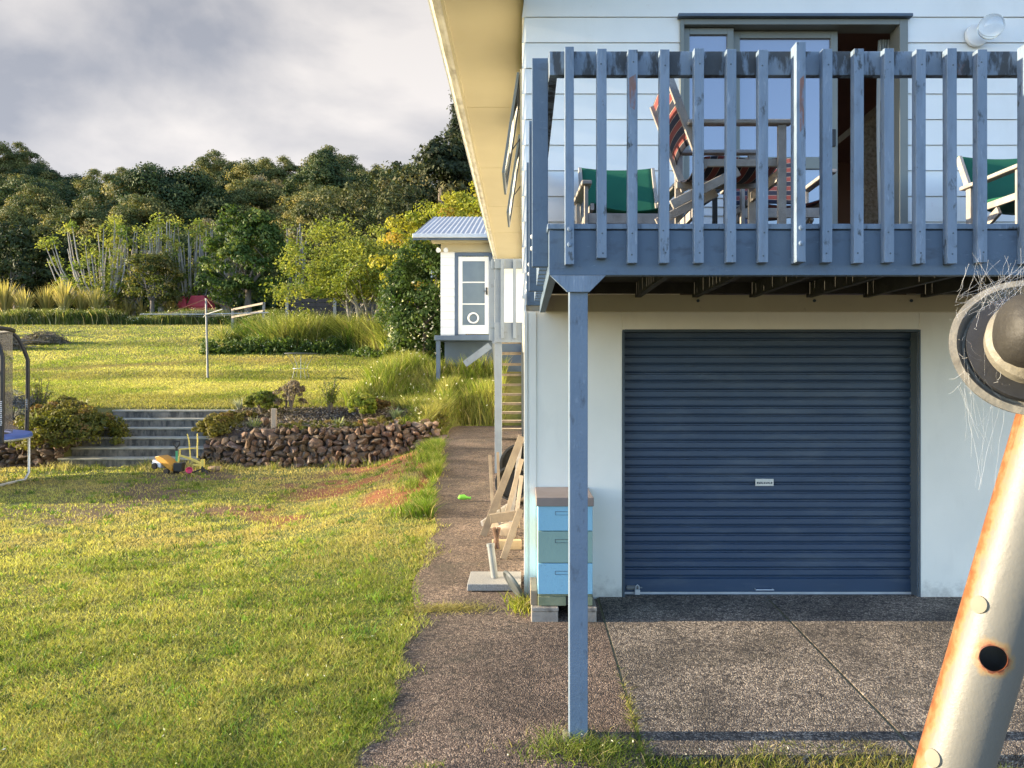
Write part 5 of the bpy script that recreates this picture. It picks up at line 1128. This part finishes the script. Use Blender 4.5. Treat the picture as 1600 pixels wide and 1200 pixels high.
# small dark stool frame
s0 = Vector((1.20, 5.0, DZ)); root = thing('foot_stool', 'low black footstool between the striped chairs', 'stool', s0)
m_ = MB(); m_.beam(s0+Vector((-.08,0,.36)), s0+Vector((.12,0,.50)), .04,.03); m_.beam(s0+Vector((-.08,.3,.36)), s0+Vector((.12,.3,.50)), .04,.03); m_.sheet([[s0+Vector((-.08,y_,.375)),s0+Vector((.12,y_,.515))] for y_ in (0,.15,.3)]); m_.build('seat', m_black, root)
for (a_,b_,h_) in ((-.08,0,.36),(-.08,.3,.36),(.12,0,.5),(.12,.3,.5)): m_ = MB(); m_.box(s0.x+a_-.015,s0.x+a_+.015,s0.y+b_-.015,s0.y+b_+.015,s0.z,s0.z+h_); m_.build('leg', m_black, root)

# ------------------------------------------------------------------ landing with stairs on the side wall
ld = thing('side_landing', 'grey blue railed landing with open stairs against the side wall', 'landing', (-.25,11.3,.33))
dl = 11.3; XL = lambda px: (px-818)/1200*dl; ZL = lambda py: CAMZ-(py-592)/1200*dl
m_slate = MAT('slate_grey_paint', (.22,.26,.30), (.18,.21,.25), 4, .6, .2, 50, [((.07,.07,.07), 10, (1,1,1), .6, .75, .6)])
m_ = MB(); m_.box(XL(773),XL(784),dl,dl+.1,.2,ZL(408)); m_.build('post', m_slate, ld, .004)
m_ = MB(); m_.box(XL(764),XL(772.6),dl+.02,dl+.06,ZL(532),ZL(408)); m_.build('post', m_slate, ld, .004)
m_ = MB(); m_.box(XL(773),-.02,dl-.045,dl-.003,ZL(420),ZL(405)); m_.box(XL(773)-.05,XL(773)-.01,dl,dl+1.2,ZL(420),ZL(405)); m_.build('rail', m_slate, ld, .004)
m_ = MB(); m_.box(XL(773),-.02,dl-.045,dl-.003,ZL(535),ZL(504)); m_.build('fascia', m_slate, ld, .004)
m_ = MB(); m_.box(XL(765),-.02,dl+.0,dl+1.2,ZL(512),ZL(505)); m_.build('deck', m_slate, ld)
for px in (785.5, 804): m_ = MB(); m_.box(XL(px-2.6),XL(px+2.6),dl-.09,dl-.047,ZL(529),ZL(406)); m_.build('baluster', m_slate, ld, .003)
m_ = MB()
for k in range(10):
    z_ = 2.33-.175*k; y_ = 12.3+.27*k; m_.box(-.45,-.04,y_,y_+.28,z_-.04,z_)
m_.build('tread', m_timber, ld, .004)
m_ = MB(); m_.beam((-.475,12.2,2.36),(-.475,15.0,.55),.04,.2); m_.beam((-.015,12.2,2.36),(-.015,15.0,.55),.04,.2); m_.build('stringer', m_slate, ld)

# ------------------------------------------------------------------ sleepout cabin
dc = 19.0; XC = lambda px: (px-818)/1200*dc; ZC = lambda py: CAMZ-(py-592)/1200*dc
cab = thing('sleepout', 'small white boarded sleepout with corrugated roof behind the house corner', 'cabin', (XC(740),dc,ZC(580)))
m_ = MB(); m_.box(XC(689),XC(711),dc,dc+3.4,ZC(526),ZC(378)); m_.box(XC(711),XC(768),dc+.02,dc+.1,ZC(396),ZC(378)); m_.box(XC(768),XC(830),dc,dc+.1,ZC(526),ZC(378)); m_.box(XC(689),XC(768),dc,dc+3.4,ZC(528),ZC(524)); m_.build('wall', m_board, cab)
m_ = MB(); boards_front(m_, XC(688.5), XC(710.5), ZC(526), ZC(392), 3.0, .19, dc, .015); m_.build('weatherboard_cladding', m_board, cab); m_ = MB(); boards_front(m_, XC(769), XC(830), ZC(526), ZC(392), 3.0, .19, dc, .015); m_.build('weatherboard_cladding', m_board, cab)
m_ = MB(); m_.box(XC(676),XC(830),dc-.35,dc+.0,ZC(381),ZC(379)); m_.box(XC(689),XC(830),dc-.03,dc-.02,ZC(394),ZC(381)); m_.build('soffit', m_cream, cab)
m_ = MB(); x_ = XC(660); rows_ = []
pts_ = np.arange(XC(650), XC(840), .03)
for x_ in pts_: rows_.append([Vector((x_, dc-.45, ZC(372)*1+.012*math.sin(x_*2*math.pi/.12))), Vector((x_+ .0, dc+3.9, ZC(372)+1.35+.012*math.sin(x_*2*math.pi/.12)))])
m_.sheet(rows_); m_.build('roof', m_roofcor, cab, smooth=True)
m_ = MB(); m_.box(XC(649),XC(840),dc-.52,dc-.46,ZC(377),ZC(371)); m_.build('gutter', MAT('pale_gutter',(.6,.62,.62)), cab, .01)
m_ = MB(); m_.box(XC(650),XC(840),dc-.455,dc-.43,ZC(380),ZC(375.5)); m_.beam((XC(650),dc-.44,ZC(376)),(XC(650),dc+3.9,ZC(376)+1.35),.03,.14); m_.build('fascia', m_dkblue, cab)
m_ = MB(); m_.box(XC(710.5),XC(716),dc-.02,dc+.02,ZC(524),ZC(395)); m_.box(XC(764),XC(769.5),dc-.02,dc+.02,ZC(524),ZC(395)); m_.box(XC(716),XC(764),dc-.02,dc+.02,ZC(400),ZC(395)); m_.box(XC(710.5),XC(769.5),dc-.02,dc+.02,ZC(526),ZC(523)); m_.build('door_frame', m_dkblue, cab)
m_ = MB()
for (a_,b_,c_,d_) in ((716,722.5,522,401),(757.5,764,522,401),(722.5,757.5,408,401),(722.5,757.5,522,508),(722.5,757.5,442,440),(722.5,757.5,476,474)): m_.box(XC(a_),XC(b_),dc+.0,dc+.04,ZC(c_),ZC(d_))
dr = m_.build('door', m_white, cab, .004)
m_ = MB(); m_.box(XC(722.5),XC(757.5),dc+.015,dc+.025,ZC(508),ZC(408)); m_.build('pane', m_obscure, dr)
m_ = MB(); q = Vector((XC(739.5),dc-.01,ZC(497))); m_.tube([q+Vector((math.cos(t)*.12,0,math.sin(t)*.12)) for t in np.linspace(0,6.2832,25)], .022, 8, False); m_.build('cat_flap', m_white, dr, smooth=True)
m_ = MB(); q = Vector((XC(760.5),dc-.03,ZC(455))); m_.box(q.x-.02,q.x+.02,q.y,q.y+.03,q.z-.09,q.z+.09); m_.tube([q,q+Vector((-.08,-.02,0))],.01,6); m_.build('handle', m_black, dr, .004)
m_ = MB(); m_.box(XC(684),XC(768),dc-.7,dc-.02,ZC(534),ZC(526.5)); m_.build('porch_floor', m_dkblue, cab, .01)
m_ = MB(); m_.box(XC(686),XC(692),dc-.65,dc-.52,1.5,ZC(534)); m_.box(XC(694),XC(830),dc+.1,dc+.15,1.5,ZC(528)); m_.build('foundation', m_dkblue, cab)
m_ = MB(); m_.beam(Vector((XC(730),dc-.8,ZC(570))), Vector((XC(768),dc-.8,ZC(542))), .05,.16); m_.build('stair_stringer', m_slate, cab)
for px in (685.5, 698): 
    q = Vector((XC(px), dc-.12, ZC(391))); m_ = MB(); m_.lathe([(0,-.05),(.035,-.05),(.05,.03),(.06,.06),(0,.06)], Matrix.Translation(q)@Euler((R(120),R(-20 if px<690 else 10),0)).to_matrix().to_4x4(), 16); m_.build('flood_lamp', m_white, cab, smooth=True)

# ------------------------------------------------------------------ beehive
dh = 5.47; SH = 1200/dh; XH = lambda px: (px-818)/SH; ZH = lambda py: CAMZ-(py-592)/SH
hv = thing('beehive', 'stacked wooden beehive of blue and green boxes with brown lid', 'beehive', (.3,5.7,-.02))
hx0, hx1, hy0, hy1 = .103, .492, dh, 5.985
m_hb = MAT('sky_blue_hive_paint', (.23,.44,.56), (.20,.40,.52), 3, .6, .2, 60, [((.5,.5,.45), 14, (1,1,1), .64, .74, .4), ((.10,.14,.16), 22, (1,1,2), .62, .72, .6)]); m_hg = MAT('sage_hive_paint', (.23,.34,.30), (.20,.30,.27), 3, .6, .1, 60, [((.12,.18,.16), 14, (1,1,1), .6, .8, .4)])
m_lid = MAT('brown_hive_lid', (.24,.19,.165), (.19,.15,.13), 5, .5, .1, 60)
for (z0_, z1_, mt_) in ((ZH(928.5),ZH(880.5),m_hb),(ZH(879.5),ZH(830.5),m_hg),(ZH(829.5),ZH(790),m_hb)):
    m_ = MB(); m_.box(hx0,hx1,hy0,hy1,z0_,z1_); o = m_.build('hive_box', mt_, hv, .003)
    zc = z0_+(z1_-z0_)*.70; q = MB(); q.prism([(hy0-.001,zc-.012),(hy0-.001,zc+.012),(hy0-.0012,zc+.013),(hy0-.0012,zc-.013)],'x',.24,.36) if False else q.box(.225,.375,hy0-.003,hy0-.0008,zc+.010,zc+.013); q.box(.225,.375,hy0-.0035,hy0-.0005,zc-.013,zc-.011); q.box(.225,.228,hy0-.003,hy0-.0008,zc-.011,zc+.010); q.build('handhold', m_frame if mt_ is m_hg else m_dkblue, o)
m_ = MB(); m_.box(hx0-.012,hx1+.008,hy0-.012,hy1+.012,ZH(791),ZH(777)); m_.build('lid', m_lid, hv, .004)
m_ = MB(); m_.box(hx0+.002,hx1-.002,hy0+.01,hy1,ZH(932),ZH(929)); m_.box(hx0,hx0+.2,hy0+.005,hy1,ZH(947),ZH(932.5)); m_.box(hx1-.04,hx1,hy0+.005,hy1,ZH(947),ZH(932.5)); m_.build('base_board', MAT('mossy_base_timber',(.26,.27,.17),(.17,.19,.11),9,.85,.3,50), hv, .004)
m_ = MB(); m_.box(hx0+.2,hx1-.04,hy0+.02,hy1,ZH(946),ZH(933)); m_.build('entrance', m_under, hv)
m_blk = MAT('rough_stand_block', (.34,.30,.25), (.22,.19,.16), 12, .9, .5, 60, [((.08,.07,.06), 10, (1,1,1), .56, .72, .7)])
for (a_, b_, lab) in ((XH(830),XH(872),'left rough block under the beehive'),(XH(903),XH(932),'right rough block under the beehive')):
    m_ = MB(); m_.box(a_,b_,dh-.01,5.985,-.05,ZH(948.5)-.03); m_.box(a_-.0,b_+.002,dh-.02,5.985,ZH(948.5)-.028,ZH(948)); tag(m_.build('stand_block', m_blk, bevel=.006), lab, 'block')
m_ = MB(); m_.box(XH(830)-.005,XH(830)+.045,dh+.03,5.88,ZH(947.5),ZH(925)); tag(m_.build('timber_offcut', m_timber2, bevel=.004), 'pale upright offcut board on the left stand block beside the beehive', 'board')

# ------------------------------------------------------------------ things along the path
def onpath(x, y): return .06*max(0, min(y,17)-6)+(.042*(min(y,6)-6))+.012
# granite umbrella base
d_ = 6.12; gz0 = onpath(0,6.2); c0 = Vector((-.235,6.32,gz0)); root = thing('umbrella_base', 'square granite umbrella base with leaning steel tube on the path', 'umbrella base', c0)
m_ = MB(); m_.box(-.45,-.02,6.12,6.53,gz0,gz0+.055); m_.build('slab', m_granite, root, .006)
m_ = MB(); q0 = P(773,897,6.32); q0.z = gz0+.055; m_.tube([q0, q0+Vector((-.035,.03,.25))], .030, 16); m_.tube([q0+Vector((-.035,.03,.25)), q0+Vector((-.037,.032,.275))], .034, 16); m_.build('tube', m_galv2, root, smooth=True)
# leaning grey disc
q = Vector((-.035, 5.98, .115)); m_ = MB(); Mt = Matrix.Translation(Vector((-.075,5.96,.115)))@Euler((0,R(60),R(22))).to_matrix().to_4x4()
m_.lathe([(0,-.012),(.08,-.012),(.10,-.004),(.125,-.014),(.132,.0),(.125,.012),(.10,.006),(.08,.014),(0,.014)], Mt, 40); tag(m_.build('pan_lid', MAT('grey_rubber_disc',(.09,.10,.105),(.06,.07,.07),8,.5), smooth=True), 'round dark grey lid leaning on the house corner beside the granite base', 'lid')
# timber pile
def plank(p, q, w_, t_, label, mat=m_timber2, roll=0, name='plank', cat='plank'):
    m_ = MB(); m_.beam(p, q, w_, t_, up=(0,1,0), roll=roll); return tag(m_.build(name, mat, bevel=.003), label, cat)
plank(Vector((-.41,7.8,onpath(0,7.8))), Vector((-.02,8.2,1.10)), .075,.022, 'long pale plank leaning diagonally against the side of the house')
plank(Vector((-.34,8.6,onpath(0,8.6))), Vector((-.39,8.9,.83)), .035,.025, 'narrow upright pale stick behind the long leaning plank')
plank(Vector((-.27,8.7,onpath(0,8.7))), Vector((-.30,8.95,.86)), .03,.025, 'second narrow upright stick beside the first')
plank(Vector((-.14,8.3,onpath(0,8.3))), Vector((-.03,8.6,1.02)), .045,.03, 'dark grey wet board leaning behind the pale plank', m_greytim)
plank(Vector((-.185,7.0,onpath(0,7.0))), Vector((-.03,7.15,.50)), .06,.04, 'short square offcut leaning at the front of the timber pile')
plank(Vector((-.22,8.0,onpath(0,8.0))), Vector((-.02,8.3,.85)), .05,.02, 'brown narrow lath leaning between the pale and grey boards', m_timber)
plank(Vector((-.44,8.2,onpath(0,8.2)+.02)), Vector((-.05,9.4,onpath(0,9.4)+.03)), .07,.03, 'dark flat board lying on the path beside the timber pile', m_greytim)
plank(Vector((-.10,7.7,onpath(0,7.7))), Vector((-.02,7.9,.72)), .04,.03, 'short dark stake standing against the wall in the timber pile', m_timber)
plank(Vector((-.36,7.95,.20)), Vector((-.04,7.75,.24)), .06,.03, 'weathered brown slat crossing low behind the timber pile', m_timber)
plank(Vector((-.33,7.6,.33)), Vector((-.02,7.62,.37)), .09,.04, 'short board lying across the top of the timber pile')
plank(Vector((-.30,7.35,.12)), Vector((-.02,7.37,.12)), .10,.10, 'thick block at the bottom of the timber pile', MAT('sawn_block',(.50,.38,.22),(.38,.28,.16),8,.8,.3,60))
V, F, K = rock((-.17,7.55,.22), (.12,.10,.11), np.random.default_rng(77)); tag(npmesh('log', V, F, m_timber, None, smooth=True, loc=(-.17,7.55,.1)), 'rough brown log chunk inside the timber pile', 'log')
m_ = MB(); m_.tube([(-.28,7.3,.10),(-.26,7.32,.20),(-.28,7.3,.30)], [.02,.018,.02], 8); m_.tube([(-.24,7.3,.10),(-.25,7.32,.2),(-.235,7.3,.30)], [.015,.013,.02], 8); tag(m_.build('rusty_bracket', MAT('rusty_iron',(.20,.11,.07),(.10,.07,.05),20,.8)), 'small rusty iron bracket in the timber pile', 'bracket')
def drum(c, r, L, rx, ry, label):
    m_ = MB(); m_.lathe([(0,0),(r*.86,0),(r*.9,.02),(r*.98,L*.9),(r*1.06,L*.92),(r*1.06,L),(r*.96,L),(r*.86,.04),(0,.03)], Matrix.Translation(c)@Euler((R(rx),R(ry),0)).to_matrix().to_4x4(), 36); tag(m_.build('tub', m_black, smooth=True), label, 'tub')
drum(Vector((-.02,10.0,.62)), .27, .30, 90, -35, 'larger black tub on its side against the wall below the stairs')
drum(Vector((-.12,9.5,.42)), .20, .26, 80, -20, 'smaller black tub in front of the larger one')
# green toy on the path
q = PG(725, 9.4); q.z = onpath(0,9.4)+.02; m_ = MB(); m_.tube([q+Vector((-.07,0,.015)), q+Vector((-.05,0,.03)), q+Vector((0,.01,.03)), q+Vector((.03,.01,.022)), q+Vector((.07,.0,.02)), q+Vector((.085,0,.02))], [.012,.03,.034,.02,.014,.02], 12); tag(m_.build('toy', MAT('lime_plastic',(.20,.55,.06)), smooth=True), 'bright lime green plastic toy lying on the path', 'toy')
# soil drift and straw on the path, weeds at the corner
def litter(name, label, n, xf, yf, sz, cols, zf):
    x = xf(n); y = yf(n); k = rng.uniform(0,1,(n,1)); V, F, K = quadleaves(np.stack([x,y,zf(x,y)],-1), rng.uniform(*sz,n), .35, np.array(cols[0])*(1-k)+np.array(cols[1])*k, up=2.5); tag(npmesh(name, V, F, m_leafdark, K), label, 'litter', kind='stuff')
zpath = lambda x, y: .06*np.clip(y-6,0,11)+.042*(np.clip(y,0,6)-6)+.016
litter('path_litter', 'dry leaves and chips scattered on the path', 2200, U(-1.1,-.05), U(6.2,17), (.006,.022), ((.10,.06,.035),(.34,.26,.16)), zpath)
litter('drive_litter', 'tiny dry bits scattered over the driveway', 1200, U(-.6,3.5), U(3.7,5.9), (.003,.009), ((.2,.17,.12),(.45,.40,.32)), zpath)
tuft_field('corner_weeds', 'small yellow green weeds at the house corner beside the lid', 260, lambda n: rng.normal(-.01,.05,n), lambda n: rng.normal(5.75,.08,n), (.03,.11), .008, ((.22,.26,.03),(.32,.30,.06)), (.3,1.2))
tuft_field('path_straw', 'dry straw and runners of grass creeping over the path edge', 1500, lambda n: rng.normal(-.62,.16,n), lambda n: rng.normal(5.72,.05,n), (.02,.07), .005, ((.22,.22,.06),(.42,.34,.14)), (.8,2.4))
tuft_field('post_weeds', 'weeds and straw around the foot of the balcony post', 900, lambda n: rng.normal(.28,.16,n), lambda n: rng.normal(3.72,.07,n), (.02,.085), .0045, ((.15,.20,.03),(.38,.31,.11)), (.4,1.6), 12, fsize=.006)
tuft_field('joint_weeds', 'small weeds growing in the driveway joint near the post', 500, lambda n: rng.normal(.575,.012,n), lambda n: 3.68+np.abs(rng.normal(0,.35,n)), (.01,.06), .004, ((.14,.18,.03),(.30,.27,.08)), (.4,1.6))
tuft_field('joint_weeds', 'tiny moss and weeds along the right driveway joint', 500, lambda n: rng.normal(1.90,.008,n), U(3.7,6.0), (.006,.018), .004, ((.14,.15,.03),(.34,.30,.14)), (.4,1.6))

# ------------------------------------------------------------------ foreground rusty swing leg
df = .55
A = P(1489-20, 1200+70, df); B = P(1661+46, 585-129, df)
ax = (B-A).normalized()
m_pole, t, b = newmat('rusty_cream_tube'); n_ = t.nodes; l_ = t.links
at = n_.new('ShaderNodeAttribute'); at.attribute_name = 'col'
tcn = n_.new('ShaderNodeTexCoord'); nz_ = n_.new('ShaderNodeTexNoise'); nz_.inputs['Scale'].default_value = 75; nz_.inputs['Detail'].default_value = 10; nz_.inputs['Roughness'].default_value = .75; l_.new(tcn.outputs['Object'], nz_.inputs['Vector'])
sp = n_.new('ShaderNodeSeparateColor'); l_.new(at.outputs['Color'], sp.inputs[0])
sm1 = n_.new('ShaderNodeMath'); sm1.operation='MULTIPLY_ADD'; sm1.inputs[1].default_value=.95; l_.new(nz_.outputs[0], sm1.inputs[0]); l_.new(sp.outputs[0], sm1.inputs[2])
crp = n_.new('ShaderNodeValToRGB'); e_ = crp.color_ramp.elements; e_[0].position=.48; e_[0].color=(.135,.13,.112,1); e_[1].position=1.0; e_[1].color=(.12,.035,.015,1)
q_ = e_.new(.66); q_.color=(.22,.155,.075,1); q_ = e_.new(.80); q_.color=(.24,.085,.03,1)
l_.new(sm1.outputs[0], crp.inputs[0]); l_.new(crp.outputs[0], b.inputs['Base Color']); b.inputs['Roughness'].default_value=.42
bp = n_.new('ShaderNodeBump'); bp.inputs['Strength'].default_value=.35; bp.inputs['Distance'].default_value=.002; l_.new(nz_.outputs[0], bp.inputs['Height']); l_.new(bp.outputs[0], b.inputs['Normal'])
root = thing('swing_frame', 'rusty cream steel swing frame leg close to the camera at right', 'swing frame', A)
rp = .0240; e2 = Vector((0,0,CAMZ))-(A+B)/2; e2 = (e2-ax*e2.dot(ax)).normalized(); e1 = ax.cross(e2)   # e1 to the left
if e1.x > 0: e1 = -e1
if e2.y > 0: e2 = -e2                                              # e2 toward camera
nl, nc = 180, 72; L_ = (B-A).length; V = []; K = []
hole = P(1553,1029,df-.021); hs_ = (hole-A).dot(ax)
ho = hole-A-ax*hs_; hth = math.asin(max(-1,min(1, -ho.dot(e1)/rp))); hd = (e2*math.cos(hth)-e1*math.sin(hth)).normalized()
for i in range(nl+1):
    s_ = L_*i/nl
    for k in range(nc):
        th = 2*math.pi*k/nc; u = math.cos(th); v_ = math.sin(th)
        V.append(A+ax*s_+(e1*u+e2*v_)*rp)
        lft = float(ss(.40,.97,u)); ww = math.atan2(v_, -u)   # angle
        dh_ = math.hypot(s_-hs_, rp*(math.asin(max(-1,min(1,-u))) - hth)) if v_ > 0 else 1
        rus = lft*.55-.22+.48*math.exp(-(max(0,dh_-.009)/.006)**2)
        K.append((rus, 0, 0))
fc_ = [(i*nc+k, i*nc+(k+1)%nc, (i+1)*nc+(k+1)%nc, (i+1)*nc+k) for i in range(nl) for k in range(nc)]
tube_o = npmesh('leg_tube', np.array([v[:] for v in V]), np.array(fc_), m_pole, np.array(K), parent=root, smooth=True)
# cut a real hole
inner = MB(); hsurf = A+ax*hs_+hd*rp; inner.tube([hsurf+hd*.02, hsurf-hd*.012], .0086, 32); cut = inner.build('cutter', m_black, loc=(0,0,0))
tube_o.modifiers.new('s','SOLIDIFY').thickness = .002; bo = tube_o.modifiers.new('b','BOOLEAN'); bo.object = cut; bo.operation = 'DIFFERENCE'; bo.solver = 'EXACT'
bpy.context.view_layer.update(); dg = bpy.context.evaluated_depsgraph_get(); nm = bpy.data.meshes.new_from_object(tube_o.evaluated_get(dg)); tube_o.modifiers.clear(); tube_o.data = nm; nm.shade_smooth(); nm.set_sharp_from_angle(angle=R(35)); bpy.data.objects.remove(cut)
for (px, py) in ((1529,947),(1455,1192)):
    p0_ = P(px,py,df-.02); q_h = (p0_-A).dot(ax); un = max(-.95,min(.95,(p0_-A-ax*q_h).dot(e1)/rp)); nv = (e1*un+e2*math.sqrt(1-un*un)).normalized(); p = A+ax*q_h+nv*rp; m_ = MB(); m_.lathe([(0,-.001),(.0065,-.001),(.006,.001),(.003,.0016),(0,.0016)], Matrix.Translation(p)@nv.to_track_quat('Z','Y').to_matrix().to_4x4(), 20); m_.build('rivet', MAT('rivet_paint',(.20,.185,.14)), root, smooth=True)
# top joint: saucer + dark end cap
cj = P(1604, 553, .56)
Mj = Matrix.Translation(cj)@Euler((R(62),R(-38),R(0))).to_matrix().to_4x4()
m_rim = MAT('pale_rim_plastic', (.20,.185,.15), (.13,.12,.10), 30, .5, .2, 120, [((.08,.07,.05), 45, (1,1,1), .58, .72, .6)])
m_cup = MAT('grimy_plastic', (.24,.23,.195), (.15,.14,.12), 40, .5, .2, 120, [((.08,.07,.05), 60, (1,1,1), .55, .7, .7)])
m_ = MB(); m_.lathe([(.030,.0),(.042,.000),(.050,.006),(.053,.014),(.048,.015),(.043,.008),(.030,.006)], Mj, 64); m_.build('saucer', m_rim, root, smooth=True)
m_ = MB(); m_.lathe([(.022,.009),(.0415,.009),(.0415,.014),(.022,.016)], Mj, 64); m_.build('seal', m_black, root, smooth=True)
m_ = MB(); m_.lathe([(.0,.015),(.031,.016),(.032,.026),(.027,.032),(.0,.034)], Mj, 64); m_.build('hub', m_rim, root, smooth=True)
m_ = MB(); m_.lathe([(.0,.033),(.020,.033),(.020,.040),(.0,.040)], Mj, 32); m_.build('washer', MAT('orange_plastic',(.65,.20,.06)), root, smooth=True)
cc0 = P(1562, 512, .50); m_ = MB(); Mc = Matrix.Translation(cc0)@Euler((0,R(96),R(-8))).to_matrix().to_4x4()
m_.lathe([(0,0),(.010,.0005),(.017,.003),(.022,.008),(.0245,.015),(.025,.022),(.0252,.09),(0,.09)], Mc, 48); m_.build('end_cap', MAT('grey_rubber_cap',(.035,.032,.028),(.024,.022,.02),30,.6,.2,90), root, smooth=True)
# cobwebs
m_web, t, b = newmat('cobweb_silk'); b.inputs['Base Color'].default_value = (.85,.85,.85,1); b.inputs['Roughness'].default_value = .5; b.inputs['Alpha'].default_value = .24
gw = np.random.default_rng(3); m_ = MB()
def strand(a, b_, r=.00016, sag=.002, n=6):
    pts = [a.lerp(b_, i/n)+Vector((gw.normal(0,.0006), gw.normal(0,.0006), -sag*4*(i/n)*(1-i/n))) for i in range(n+1)]; m_.tube(pts, r, 4, False)
for i in range(60):
    a_ = P(gw.uniform(1490,1600), gw.uniform(455,500), .55); b_ = P(gw.uniform(1505,1625), gw.uniform(385,470), .55); strand(a_, b_, gw.uniform(.00003,.00011))
for i in range(16):
    a_ = P(gw.uniform(1495,1580), gw.uniform(540,610), .55); b_ = P(gw.uniform(1500,1560), gw.uniform(620,770), .55); strand(a_, b_, gw.uniform(.00003,.00008))
for i in range(26):
    x_ = gw.uniform(1495,1575); y_ = gw.uniform(480,620); strand(P(x_,y_,.53), P(x_+gw.uniform(-25,35), y_+gw.uniform(-30,40), .54), gw.uniform(.00004,.00012))
tag(m_.build('cobweb', m_web), 'wispy grey cobweb strung around the swing frame joint', 'cobweb')
